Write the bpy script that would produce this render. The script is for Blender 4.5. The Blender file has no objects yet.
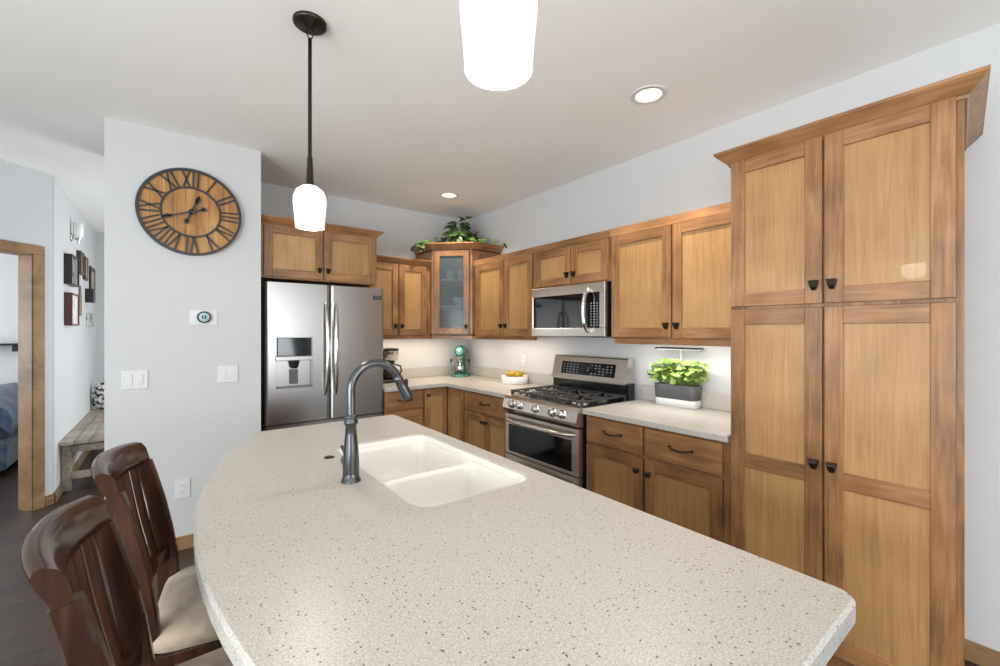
import bpy, bmesh, math, random
from math import sin, cos, pi, radians
from mathutils import Vector, Matrix

sc = bpy.context.scene
COL = sc.collection
# ------------------------------------------------------------------ camera
YAW = radians(37.59)
cam_d = bpy.data.cameras.new('camera')
cam_d.sensor_width = 36.0
cam_d.lens = 36.0 * 429.24 / 1000.0
cam_d.shift_y = -0.0019
cam_d.clip_start = 0.02
cam = bpy.data.objects.new('camera', cam_d)
COL.objects.link(cam)
cam.location = (0, 0, 1.401)
cam.rotation_euler = (pi / 2, 0, -YAW)
sc.camera = cam
# ------------------------------------------------------------------ colour management
sc.view_settings.view_transform = 'Standard'
try: sc.view_settings.look = 'None'
except Exception: pass
sc.view_settings.gamma = 1.0
sc.view_settings.use_curve_mapping = False
sc.view_settings.exposure = 0.37
# ------------------------------------------------------------------ world: overcast daylight outside the windows
w = bpy.data.worlds.new('world'); sc.world = w; w.use_nodes = True
bg = w.node_tree.nodes['Background']
bg.inputs[0].default_value = (0.86, 0.94, 1.0, 1); bg.inputs[1].default_value = 1.0

def area(name, loc, target, sx, sy, power, color=(1, 1, 1)):
    d = bpy.data.lights.new(name, 'AREA'); d.shape = 'RECTANGLE'; d.size = sx; d.size_y = sy
    d.energy = power; d.color = color
    o = bpy.data.objects.new(name, d); COL.objects.link(o); o.location = loc
    o.rotation_euler = (Vector(target) - Vector(loc)).to_track_quat('-Z', 'Y').to_euler()
    return o
def point(name, loc, power, color, r=.04):
    d = bpy.data.lights.new(name, 'POINT'); d.energy = power; d.color = color; d.shadow_soft_size = r
    o = bpy.data.objects.new(name, d); COL.objects.link(o); o.location = loc
    return o
DAY = (.90, .96, 1.0)
WARM = (1.0, .84, .66)
# daylight through the patio door and windows behind and beside the camera, plus added fills
area('daylight_rear_west', (-1.2, -4.6, 1.3), (-1.2, -1, 5.2), 2.4, 2.0, 8, DAY)
area('daylight_rear_east', (1.4, -4.6, 1.4), (1.4, -1, 5.2), 1.9, 1.7, 84, DAY)
area('daylight_side', (-2.98, -1.0, 1.1), (.6, -1.0, 3.4), 3.4, 2.1, 184, DAY)
area('fill_floor_left', (-2.98, 2.0, 1.2), (-.6, 2.9, .2), 1.3, 1.9, 26, DAY)  # added area light that brightens the floor at far left, no known source
area('fill_hall', (1.42, 5.6, 1.3), (-1, 5.6, 1.3), 1.6, 1.9, 42, DAY)  # added area light standing inside the hall to brighten its walls
area('daylight_bedroom', (-3.6, 6.6, 1.4), (0, 6.6, 1.2), 1.8, 1.6, 64, DAY)
# strips under the wall cabinets
area('strip_light_back', (1.85, 3.93, 1.34), (1.85, 3.95, .9), .75, .05, 2.2, WARM)
area('strip_light_corner', (2.36, 3.78, 1.34), (2.38, 3.80, .9), .3, .05, 1.2, WARM)
area('strip_light_right', (2.48, 3.05, 1.34), (2.50, 3.05, .9), .75, .05, 2.0, WARM)
area('strip_light_herbs', (2.47, 1.38, 1.34), (2.50, 1.38, .9), .75, .05, 2.6, (1, .96, .9))

# ------------------------------------------------------------------ material helpers
def lin(c):
    return tuple((v / 255 / 12.92) if v / 255 <= .04045 else ((v / 255 + .055) / 1.055) ** 2.4 for v in c) + (1,)
MATS = {}
def mat(name, rgb, rough=.5, metal=0, spec=.5, emit=None, es=0, trans=0, ior=1.45, coat=0):
    m = bpy.data.materials.new(name); m.use_nodes = True
    b = m.node_tree.nodes['Principled BSDF']
    b.inputs['Base Color'].default_value = lin(rgb); b.inputs['Roughness'].default_value = rough
    b.inputs['Metallic'].default_value = metal; b.inputs['Specular IOR Level'].default_value = spec
    b.inputs['IOR'].default_value = ior; b.inputs['Transmission Weight'].default_value = trans
    b.inputs['Coat Weight'].default_value = coat
    if emit:
        b.inputs['Emission Color'].default_value = lin(emit); b.inputs['Emission Strength'].default_value = es
    MATS[name] = m
    return m
class NT:
    def __init__(s, m): s.t = m.node_tree; s.b = s.t.nodes['Principled BSDF']
    def n(s, typ, **kw):
        x = s.t.nodes.new(typ)
        for k, v in kw.items():
            if k.startswith('i_'): x.inputs[k[2:].replace('_', ' ')].default_value = v
            else: setattr(x, k, v)
        return x
    def l(s, a, b): s.t.links.new(a, b)
def ramp(nt, stops):
    r = nt.n('ShaderNodeValToRGB')
    while len(r.color_ramp.elements) < len(stops): r.color_ramp.elements.new(.5)
    for e, (p, c) in zip(r.color_ramp.elements, stops): e.position = p; e.color = lin(c)
    return r
def bump(nt, fac, strength, dist=.002):
    b = nt.n('ShaderNodeBump'); b.inputs['Strength'].default_value = strength; b.inputs['Distance'].default_value = dist
    nt.l(fac, b.inputs['Height']); nt.l(b.outputs[0], nt.b.inputs['Normal'])

def wood(name, c0, c1, c2, scale, rough=.42, blotch=1.0):
    """stained wood, grain stretched along the axis whose scale is small"""
    m = mat(name, c1, rough, coat=0.1); nt = NT(m)
    tc = nt.n('ShaderNodeTexCoord'); oi = nt.n('ShaderNodeObjectInfo')
    cb = nt.n('ShaderNodeCombineXYZ'); mu = nt.n('ShaderNodeMath', operation='MULTIPLY'); mu.inputs[1].default_value = 23.0
    nt.l(oi.outputs['Random'], mu.inputs[0])
    for k in range(3): nt.l(mu.outputs[0], cb.inputs[k])
    ad = nt.n('ShaderNodeVectorMath', operation='ADD'); nt.l(tc.outputs['Object'], ad.inputs[0]); nt.l(cb.outputs[0], ad.inputs[1])
    mp = nt.n('ShaderNodeMapping'); mp.inputs['Scale'].default_value = scale; nt.l(ad.outputs[0], mp.inputs['Vector'])
    n1 = nt.n('ShaderNodeTexNoise', i_Scale=1.0, i_Detail=6.0, i_Roughness=.62, i_Distortion=.9); nt.l(mp.outputs[0], n1.inputs['Vector'])
    n2 = nt.n('ShaderNodeTexNoise', i_Scale=4.0, i_Detail=2.0); nt.l(ad.outputs[0], n2.inputs['Vector'])
    ma = nt.n('ShaderNodeMath', operation='MULTIPLY_ADD'); nt.l(n2.outputs[0], ma.inputs[0]); ma.inputs[1].default_value = .8 * blotch
    nt.l(n1.outputs[0], ma.inputs[2])
    m2 = nt.n('ShaderNodeMath', operation='MULTIPLY'); nt.l(ma.outputs[0], m2.inputs[0]); m2.inputs[1].default_value = 1 / (1 + .8 * blotch)
    r = ramp(nt, [(.32, c0), (.5, c1), (.68, c2)]); nt.l(m2.outputs[0], r.inputs[0])
    hs = nt.n('ShaderNodeHueSaturation'); nt.l(r.outputs[0], hs.inputs['Color'])
    mr = nt.n('ShaderNodeMapRange'); nt.l(oi.outputs['Random'], mr.inputs[0]); mr.inputs[3].default_value = .92; mr.inputs[4].default_value = 1.08
    nt.l(mr.outputs[0], hs.inputs['Value'])
    nt.l(hs.outputs[0], nt.b.inputs['Base Color'])
    bump(nt, n1.outputs[0], .06, .001)
    return m
FR = ((96, 65, 40), (143, 101, 64), (174, 129, 88))
PN = ((148, 109, 67), (169, 129, 82), (184, 145, 96))
W_V = wood('cabinet_wood_upright', *FR, (48, 48, 3.0))
SHELFM = mat('pale_shelf', (232, 214, 186), .5)
W_X = wood('cabinet_wood_along_x', *FR, (3.0, 48, 48))
W_Y = wood('cabinet_wood_along_y', *FR, (48, 3.0, 48))
P_V = wood('panel_wood_upright', *PN, (62, 62, 2.6), blotch=.8)
CHAIRW = wood('espresso_wood', (38, 22, 15), (58, 36, 26), (80, 52, 38), (30, 30, 3), rough=.18)
BENCHW = wood('weathered_grey_wood', (120, 108, 94), (158, 146, 130), (190, 180, 166), (30, 2.5, 30), rough=.6)
CLOCKW = wood('clock_plank_wood', (130, 88, 44), (176, 128, 74), (204, 160, 104), (34, 34, 2), rough=.6)
TRIMW = wood('trim_wood', (112, 84, 56), (138, 105, 72), (156, 123, 88), (8, 8, 8), rough=.45)

def paint(name, rgb, rough=.85, bs=.05):
    m = mat(name, rgb, rough, spec=.25); nt = NT(m)
    tc = nt.n('ShaderNodeTexCoord'); n = nt.n('ShaderNodeTexNoise', i_Scale=120.0, i_Detail=3.0); nt.l(tc.outputs['Object'], n.inputs['Vector'])
    bump(nt, n.outputs[0], bs, .003); return m
WALLP = paint('wall_paint', (200, 200, 200))
CEILP = paint('ceiling_paint', (244, 242, 238), bs=.12)
WHITE = mat('white_plastic', (214, 214, 213), .35)
DARKGAP = mat('dark_recess', (18, 16, 15), .7)

def quartz(name, base, d1, d2):
    m = mat(name, base, .32, spec=.4); nt = NT(m); tc = nt.n('ShaderNodeTexCoord')
    v = nt.n('ShaderNodeTexVoronoi', i_Scale=105.0); nt.l(tc.outputs['Object'], v.inputs['Vector'])
    lt = nt.n('ShaderNodeMath', operation='LESS_THAN'); lt.inputs[1].default_value = .22
    nz = nt.n('ShaderNodeTexNoise', i_Scale=60.0, i_Detail=2.0); nt.l(tc.outputs['Object'], nz.inputs['Vector'])
    nt.l(v.outputs['Distance'], lt.inputs[0])
    sx = nt.n('ShaderNodeSeparateColor'); nt.l(v.outputs['Color'], sx.inputs[0])
    g = nt.n('ShaderNodeMath', operation='GREATER_THAN'); g.inputs[1].default_value = .72; nt.l(sx.outputs[0], g.inputs[0])
    mu = nt.n('ShaderNodeMath', operation='MULTIPLY'); nt.l(lt.outputs[0], mu.inputs[0]); nt.l(g.outputs[0], mu.inputs[1])
    n2 = nt.n('ShaderNodeTexNoise', i_Scale=260.0, i_Detail=3.0, i_Roughness=.7); nt.l(tc.outputs['Object'], n2.inputs['Vector'])
    r = ramp(nt, [(.34, d2), (.5, base), (.66, tuple(min(255, c + 18) for c in base))]); nt.l(n2.outputs[0], r.inputs[0])
    mx = nt.n('ShaderNodeMix', data_type='RGBA'); nt.l(mu.outputs[0], mx.inputs[0]); nt.l(r.outputs[0], mx.inputs[6]); mx.inputs[7].default_value = lin(d1)
    nt.l(mx.outputs[2], nt.b.inputs['Base Color']); return m
QUARTZ = quartz('speckled_quartz', (184, 180, 173), (100, 89, 78), (160, 153, 144))

def floor_mat():
    m = mat('dark_plank_floor', (70, 52, 44), .33, spec=.8); nt = NT(m); tc = nt.n('ShaderNodeTexCoord')
    br = nt.n('ShaderNodeTexBrick', offset=.37, i_Scale=1.0); nt.l(tc.outputs['Object'], br.inputs['Vector'])
    br.inputs['Brick Width'].default_value = 1.2; br.inputs['Row Height'].default_value = .13; br.inputs['Mortar Size'].default_value = .0025
    br.inputs['Color1'].default_value = lin((92, 72, 63)); br.inputs['Color2'].default_value = lin((70, 53, 46)); br.inputs['Mortar'].default_value = lin((26, 18, 15))
    mp = nt.n('ShaderNodeMapping'); mp.inputs['Scale'].default_value = (2, 34, 1); nt.l(tc.outputs['Object'], mp.inputs['Vector'])
    n = nt.n('ShaderNodeTexNoise', i_Scale=1.0, i_Detail=6.0, i_Distortion=.6); nt.l(mp.outputs[0], n.inputs['Vector'])
    r = ramp(nt, [(.3, (120, 116, 112)), (.7, (215, 212, 210))]); nt.l(n.outputs[0], r.inputs[0])
    mx = nt.n('ShaderNodeMix', data_type='RGBA', blend_type='MULTIPLY'); mx.inputs[0].default_value = .9
    nt.l(br.outputs['Color'], mx.inputs[6]); nt.l(r.outputs[0], mx.inputs[7]); nt.l(mx.outputs[2], nt.b.inputs['Base Color'])
    bump(nt, n.outputs[0], .12, .002); return m
FLOORM = floor_mat()

def steel(name, rgb, rough, sc3):
    m = mat(name, rgb, rough, 1.0); nt = NT(m); tc = nt.n('ShaderNodeTexCoord')
    mp = nt.n('ShaderNodeMapping'); mp.inputs['Scale'].default_value = sc3; nt.l(tc.outputs['Object'], mp.inputs['Vector'])
    n = nt.n('ShaderNodeTexNoise', i_Scale=1.0, i_Detail=4.0); nt.l(mp.outputs[0], n.inputs['Vector'])
    bump(nt, n.outputs[0], .03, .001)
    return m
STEEL = steel('brushed_stainless', (160, 158, 156), .28, (3, 3, 260))
STEEL_R = steel('range_stainless', (206, 200, 192), .3, (3, 3, 260))
STEEL_D = steel('brushed_stainless_dark', (128, 126, 124), .3, (3, 3, 260))
CHROME = mat('polished_chrome', (210, 208, 205), .12, 1.0)
BRONZE = mat('oil_rubbed_bronze', (62, 54, 48), .36, .85)
BRONZE_F = mat('gunmetal_bronze', (92, 94, 96), .24, .95)
IRON = mat('black_cast_iron', (52, 52, 55), .34)
ALU = mat('burner_aluminium', (150, 146, 140), .35, 1.0)
ENAMEL = mat('black_enamel', (22, 22, 24), .18)
BGLASS = mat('black_glass', (10, 11, 13), .06, spec=.6)
BLACKP = mat('black_plastic', (28, 28, 30), .4)
GREYP = mat('grey_plastic', (92, 93, 96), .5)
SINKM = mat('cream_composite', (232, 229, 222), .25)
CERAM = mat('white_ceramic', (244, 243, 240), .2)
def cloth(name, c0, c1, sc=18.0, rough=.85):
    m = mat(name, c1, rough, spec=.2); m.node_tree.nodes['Principled BSDF'].inputs['Sheen Weight'].default_value = .3
    nt = NT(m); tc = nt.n('ShaderNodeTexCoord')
    n = nt.n('ShaderNodeTexNoise', i_Scale=sc, i_Detail=5.0, i_Distortion=.5); nt.l(tc.outputs['Object'], n.inputs['Vector'])
    r = ramp(nt, [(.35, c0), (.65, c1)]); nt.l(n.outputs[0], r.inputs[0]); nt.l(r.outputs[0], nt.b.inputs['Base Color'])
    bump(nt, n.outputs[0], .15, .004); return m
SUEDE = cloth('taupe_suede', (146, 124, 104), (192, 174, 154), 9)
BLUEC = cloth('slate_blue_bedding', (58, 72, 92), (92, 108, 130), 6)
def leafm(name, c0, c1, sc=14):
    m = mat(name, c1, .42); nt = NT(m); tc = nt.n('ShaderNodeTexCoord')
    n = nt.n('ShaderNodeTexNoise', i_Scale=float(sc), i_Detail=2.0); nt.l(tc.outputs['Object'], n.inputs['Vector'])
    r = ramp(nt, [(.35, c0), (.65, c1)]); nt.l(n.outputs[0], r.inputs[0]); nt.l(r.outputs[0], nt.b.inputs['Base Color'])
    return m
POTHOS = leafm('pothos_leaf', (30, 52, 20), (66, 96, 42), 16)
BASIL = leafm('basil_leaf', (98, 138, 56), (170, 192, 106), 26)
STEMM = mat('green_stem', (120, 140, 70), .5)
LEMON = leafm('lemon_peel', (158, 124, 26), (198, 164, 48), 40)
SHADE = mat('lit_frosted_glass', (250, 246, 238), .4, emit=(255, 244, 226), es=.75)
LENS = mat('lit_downlight_lens', (250, 246, 238), .4, emit=(255, 240, 214), es=4.0)
BAFFLE = mat('downlight_baffle', (244, 236, 220), .5)
LED = mat('lit_grow_strip', (255, 250, 240), .4, emit=(255, 248, 235), es=1.2)
TEAL = mat('teal_metallic_enamel', (74, 138, 124), .12, .6)
CLEAR = mat('clear_glass', (252, 254, 254), .02, trans=1.0, ior=1.09)
FROST = mat('seeded_grey_glass', (170, 182, 188), .1, trans=.84, ior=1.25)
SCREEN = mat('backlit_display', (20, 22, 26), .2)
BADGE = mat('badge_metal', (58, 60, 62), .45, .3)

# ------------------------------------------------------------------ mesh builder
class Fr:
    """wall frame: u along the wall, n out of it, z up"""
    def __init__(s, O, U, N): s.O = Vector((*O, 0)); s.U = Vector((*U, 0)); s.N = Vector((*N, 0))
    def __call__(s, u, n, z): return s.O + s.U * u + s.N * n + Vector((0, 0, z))
WORLD = Fr((0, 0), (1, 0), (0, 1))
RW = Fr((2.70, 0), (0, 1), (-1, 0))       # right wall: u = y, n = 2.70 - x
BW = Fr((0, 4.134), (1, 0), (0, -1))      # back wall: u = x, n = 4.134 - y

class MB:
    def __init__(s): s.v = []; s.f = []; s.m = []; s.s = []
    def add(s, vs, fs, mi=0, sm=False):
        b = len(s.v); s.v += [Vector(p) for p in vs]
        for f in fs: s.f.append(tuple(i + b for i in f)); s.m.append(mi); s.s.append(sm)
        return s
    def box(s, a0, a1, b0, b1, c0, c1, F=WORLD, ch=.0015, mi=0):
        lo = (min(a0, a1), min(b0, b1), min(c0, c1)); hi = (max(a0, a1), max(b0, b1), max(c0, c1))
        c = min(ch, *(.45 * (hi[k] - lo[k]) for k in range(3)))
        vs = []; ix = {}
        for sx in (0, 1):
            for sy in (0, 1):
                for sz in (0, 1):
                    sg = (sx, sy, sz)
                    for ax in range(3):
                        p = [0, 0, 0]
                        for k in range(3):
                            e = hi[k] if sg[k] else lo[k]
                            p[k] = e if k == ax else (e - c if sg[k] else e + c)
                        ix[(sg, ax)] = len(vs); vs.append(F(*p))
        fs = []
        for ax in range(3):
            o = [k for k in range(3) if k != ax]
            for sd in (0, 1):
                q = []
                for (i, j) in ((0, 0), (1, 0), (1, 1), (0, 1)):
                    sg = [0, 0, 0]; sg[ax] = sd; sg[o[0]] = i; sg[o[1]] = j; q.append(ix[(tuple(sg), ax)])
                fs.append(q)
            for i in (0, 1):
                for j in (0, 1):
                    A = [0, 0, 0]; B = [0, 0, 0]; A[ax] = 0; B[ax] = 1
                    for t in (A, B): t[o[0]] = i; t[o[1]] = j
                    A = tuple(A); B = tuple(B)
                    fs.append([ix[(A, o[0])], ix[(A, o[1])], ix[(B, o[1])], ix[(B, o[0])]])
        for sx in (0, 1):
            for sy in (0, 1):
                for sz in (0, 1): fs.append([ix[((sx, sy, sz), k)] for k in range(3)])
        return s.add(vs, fs, mi)
    def rings(s, rs, closed=False, cap0=True, cap1=True, mi=0, sm=True):
        """loft between rings of equal vertex count"""
        n = len(rs[0]); vs = [p for r in rs for p in r]; fs = []
        K = len(rs)
        for k in range(K if closed else K - 1):
            a = k * n; b = ((k + 1) % K) * n
            for i in range(n):
                j = (i + 1) % n; fs.append((a + i, a + j, b + j, b + i))
        s.add(vs, fs, mi, sm)
        if not closed:
            if cap0: s.add(rs[0], [tuple(range(n))], mi, False)
            if cap1: s.add(rs[-1], [tuple(range(n))], mi, False)
        return s
    def tube(s, path, rad, seg=10, mi=0, caps=True, flat=1.0):
        P = [Vector(p) for p in path]; n = len(P)
        R = rad if isinstance(rad, (list, tuple)) else [rad] * n
        T = []
        for i in range(n):
            a = P[max(i - 1, 0)]; b = P[min(i + 1, n - 1)]; T.append((b - a).normalized())
        up = Vector((0, 0, 1)) if abs(T[0].z) < .9 else Vector((1, 0, 0))
        x = T[0].cross(up).normalized(); rs = []
        for i in range(n):
            x = (x - T[i] * x.dot(T[i])).normalized(); y = T[i].cross(x)
            rs.append([P[i] + x * (R[i] * cos(2 * pi * k / seg)) + y * (R[i] * flat * sin(2 * pi * k / seg)) for k in range(seg)])
        return s.rings(rs, cap0=caps, cap1=caps, mi=mi)
    def lathe(s, prof, c=(0, 0, 0), axis=(0, 0, 1), seg=28, mi=0, cap0=True, cap1=True, sxy=(1, 1), sm=True):
        A = Vector(axis).normalized(); c = Vector(c)
        X = Vector((1, 0, 0)) if abs(A.x) < .9 else Vector((0, 1, 0))
        X = (X - A * X.dot(A)).normalized(); Y = A.cross(X)
        rs = [[c + A * z + X * (r * sxy[0] * cos(2 * pi * k / seg)) + Y * (r * sxy[1] * sin(2 * pi * k / seg)) for k in range(seg)] for r, z in prof]
        return s.rings(rs, cap0=cap0, cap1=cap1, mi=mi, sm=sm)
    def ball(s, c, rx, ry=None, rz=None, seg=16, n=9, mi=0, rot=None):
        ry = ry or rx; rz = rz or rx; rs = []; c = Vector(c)
        for i in range(n + 1):
            t = -pi / 2 + pi * i / n; t = max(-pi / 2 + .05, min(pi / 2 - .05, t)); ring = []
            for k in range(seg):
                p = Vector((rx * cos(t) * cos(2 * pi * k / seg), ry * cos(t) * sin(2 * pi * k / seg), rz * sin(t)))
                ring.append(c + (rot @ p if rot else p))
            rs.append(ring)
        return s.rings(rs, mi=mi)
    def prism(s, poly, z0, z1, F=WORLD, ch=0, mi=0):
        """poly in (u,n), upright prism with optional chamfer inset on the top edge"""
        rs = [[F(u, n, z0) for u, n in poly]]
        if ch:
            rs.append([F(u, n, z1 - ch) for u, n in poly]); rs.append([F(u, n, z1) for u, n in inset(poly, ch)])
        else: rs.append([F(u, n, z1) for u, n in poly])
        return s.rings(rs, mi=mi, sm=False)
    def sweep(s, path, prof, side=1, mi=0):
        """profile (out, z) along an xy polyline with mitred corners"""
        P = [Vector((x, y)) for x, y in path]; n = len(P); rs = []
        for i in range(n):
            d0 = (P[i] - P[i - 1]).normalized() if i else None; d1 = (P[i + 1] - P[i]).normalized() if i < n - 1 else None
            d0 = d0 or d1; d1 = d1 or d0
            n0 = Vector((-d0.y, d0.x)) * side; n1 = Vector((-d1.y, d1.x)) * side
            m = (n0 + n1); m = m / m.dot(n0)
            rs.append([Vector((P[i].x + m.x * o, P[i].y + m.y * o, z)) for o, z in prof])
        return s.rings(rs, mi=mi, sm=False)
    def build(s, name, mats, parent=None, origin=None, label=None):
        if not isinstance(mats, (list, tuple)): mats = [mats]
        o = Vector(origin) if origin is not None else Vector((0, 0, 0))
        if parent is not None:
            p = parent
            while p is not None: o = o + Vector(p.location); p = p.parent
        me = bpy.data.meshes.new(name)
        me.from_pydata([tuple(v - o) for v in s.v], [], s.f)
        for m in mats: me.materials.append(m)
        for p, mi, sm in zip(me.polygons, s.m, s.s): p.material_index = mi; p.use_smooth = sm
        bm = bmesh.new(); bm.from_mesh(me)
        bmesh.ops.recalc_face_normals(bm, faces=bm.faces); bm.to_mesh(me); bm.free()
        ob = bpy.data.objects.new(name, me); COL.objects.link(ob)
        if parent is not None: ob.parent = parent
        if origin is not None: ob.location = origin
        if label: ob['label'] = label
        return ob
def inset(poly, d):
    n = len(poly); P = [Vector(p) for p in poly]; A = sum(P[i].x * P[(i + 1) % n].y - P[(i + 1) % n].x * P[i].y for i in range(n))
    sg = 1 if A > 0 else -1; out = []
    for i in range(n):
        d0 = (P[i] - P[i - 1]).normalized(); d1 = (P[(i + 1) % n] - P[i]).normalized()
        n0 = Vector((-d0.y, d0.x)) * sg; n1 = Vector((-d1.y, d1.x)) * sg; m = n0 + n1; m = m / max(m.dot(n0), .3)
        out.append((P[i].x + m.x * d, P[i].y + m.y * d))
    return out
def rrect(x0, x1, y0, y1, r, k=5):
    pts = []
    for cx, cy, a in ((x1 - r, y1 - r, 0), (x0 + r, y1 - r, 90), (x0 + r, y0 + r, 180), (x1 - r, y0 + r, 270)):
        for i in range(k + 1):
            t = radians(a + 90 * i / k); pts.append((cx + r * cos(t), cy + r * sin(t)))
    return pts
def rpoly(pts, rad, k=5):
    """round the corners of a polygon; rad per corner"""
    out = []; n = len(pts)
    for i in range(n):
        p = Vector(pts[i]); a = (Vector(pts[i - 1]) - p); b = (Vector(pts[(i + 1) % n]) - p); r = rad[i] if isinstance(rad, (list, tuple)) else rad
        if r <= 0: out.append(tuple(p)); continue
        al = a.angle(b); t = r / math.tan(al / 2); a.normalize(); b.normalize(); c = p + (a + b).normalized() * (r / sin(al / 2))
        s0 = p + a * t - c; s1 = p + b * t - c; ang = s0.angle_signed(s1)
        for q in range(k + 1):
            th = -ang * q / k; out.append((c.x + s0.x * cos(th) - s0.y * sin(th), c.y + s0.x * sin(th) + s0.y * cos(th)))
    return out
def plate(mb, loops, z, flip=False, mi=0):
    """flat face with holes (first loop outer) at height z"""
    bm = bmesh.new(); es = []
    for lp in loops:
        vs = [bm.verts.new((x, y, z)) for x, y in lp]
        for i in range(len(vs)): es.append(bm.edges.new((vs[i], vs[(i + 1) % len(vs)])))
    bmesh.ops.triangle_fill(bm, use_beauty=True, use_dissolve=False, edges=es)
    bm.verts.index_update()
    mb.add([v.co.copy() for v in bm.verts], [tuple(v.index for v in f.verts) for f in bm.faces], mi); bm.free()
def slab(mb, loops, z0, z1, ch=.004, mi=0):
    ins = [inset(loops[0], ch)] + [inset(l, -ch) for l in loops[1:]]
    plate(mb, ins, z1, mi=mi); plate(mb, loops, z0, mi=mi)
    for l, q in zip(loops, ins):
        mb.rings([[Vector((x, y, z0)) for x, y in l], [Vector((x, y, z1 - ch)) for x, y in l], [Vector((x, y, z1)) for x, y in q]], cap0=False, cap1=False, mi=mi, sm=False)
def weld(ob):
    bm = bmesh.new(); bm.from_mesh(ob.data); bmesh.ops.remove_doubles(bm, verts=bm.verts, dist=1e-5)
    bmesh.ops.recalc_face_normals(bm, faces=bm.faces); bm.to_mesh(ob.data); bm.free()

def tag(o, label, cat, group=None):
    o['label'] = label; o['category'] = cat
    if group: o['group'] = group
    return o
def T(name, label, cat, loc, group=None, rz=0):
    o = bpy.data.objects.new(name, None); COL.objects.link(o); o.location = loc; o.rotation_euler = (0, 0, rz)
    o.empty_display_size = .05
    return tag(o, label, cat, group)
def struct(o): o['kind'] = 'structure'; return o

# ------------------------------------------------------------------ the setting
CZ = 2.666
def circ(cx, cy, r, n=28): return [(cx + r * cos(2 * pi * i / n), cy + r * sin(2 * pi * i / n)) for i in range(n)]
CANS = [(2.03, 1.335), (2.058, 3.45)]
mb = MB(); mb.box(-5, 2.82, -4.62, 8.5, -.1, 0, ch=0); struct(mb.build('floor', FLOORM))
mb = MB(); plate(mb, [[(-5, -4.62), (2.82, -4.62), (2.82, 8.5), (-5, 8.5)]] + [circ(x, y, .072) for x, y in CANS], CZ)
plate(mb, [[(-5, -4.62), (2.82, -4.62), (2.82, 8.5), (-5, 8.5)]], CZ + .2); struct(mb.build('ceiling', CEILP))
def wall(name, *boxes):
    mb = MB()
    for b in boxes: mb.box(*b, ch=0)
    return struct(mb.build(name, WALLP))
wall('wall_right', (2.70, 2.82, -4.5, 4.254, 0, CZ))
wall('wall_back', (.50, 2.70, 4.134, 4.254, 0, CZ))
wall('wall_partition', (-.305, .511, 3.431, 4.254, 0, CZ))
wall('wall_hall', (-.869, -.749, 4.99, 7.5, 0, CZ))
wall('wall_hall_end', (-.749, 1.6, 7.5, 7.62, 0, CZ))
wall('wall_entry', (1.5, 1.62, 4.254, 7.5, 0, CZ))
wall('wall_rear', (-2.87, -2.4, -4.5, -4.38, 0, CZ), (-2.4, 0, -4.5, -4.38, 2.35, CZ), (0, .45, -4.5, -4.38, 0, CZ),
     (.45, 2.35, -4.5, -4.38, 0, .6), (.45, 2.35, -4.5, -4.38, 2.3, CZ), (2.35, 2.7, -4.5, -4.38, 0, CZ), (-2.4, 0, -4.5, -4.38, 0, .3))
wall('wall_left', (-2.87, -2.75, -4.38, -2.7, 0, CZ), (-2.87, -2.75, -2.7, .7, 2.25, CZ), (-2.87, -2.75, .7, 1.3, 0, CZ), (-2.87, -2.75, 1.3, 2.7, 2.25, CZ), (-2.87, -2.75, 2.7, 2.965, 0, CZ))
wall('wall_bedroom', (-5, -.869, 8.2, 8.32, 0, CZ))
# diagonal wall with the doorway: u from the hall corner down-left, n into the kitchen
r2 = 1 / math.sqrt(2)
DW = Fr((-.749, 4.966), (-r2, -r2), (r2, -r2))
mb = MB()
for b in ((0, .134, -.12, 0, 0, CZ), (.134, .944, -.12, 0, 2.0, CZ), (.944, 2.83, -.12, 0, 0, CZ)): mb.box(*b, F=DW, ch=0)
struct(mb.build('wall_diagonal', WALLP))
mb = MB()
for n0, n1 in ((0, .016), (-.136, -.12)):
    mb.box(.064, .136, n0, n1, 0, 2.0, F=DW, ch=.003); mb.box(.942, 1.014, n0, n1, 0, 2.0, F=DW, ch=.003); mb.box(.064, 1.014, n0, n1, 2.0, 2.072, F=DW, ch=.003)
mb.box(.128, .142, -.12, 0, 0, 2.0, F=DW); mb.box(.936, .95, -.12, 0, 0, 2.0, F=DW); mb.box(.128, .95, -.12, 0, 1.99, 2.004, F=DW)
struct(mb.build('trim_1', TRIMW))
def base(name, *runs):
    mb = MB()
    for a0, a1, F in runs:
        mb.box(a0, a1, 0, .013, 0, .085, F=F, ch=.003); mb.box(a0, a1, 0, .017, .0, .06, F=F, ch=.004)
    return struct(mb.build(name, TRIMW))
CW = Fr((0, 3.431), (1, 0), (0, -1))
base('baseboard_partition', (-.305, .511, CW))
base('baseboard_right', (-4.38, .244, RW))
base('baseboard_diagonal', (0.0, .062, DW), (1.016, 2.8, DW))
HW = Fr((-.749, 0), (0, 1), (1, 0))
base('baseboard_hall', (4.98, 7.49, HW))

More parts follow.
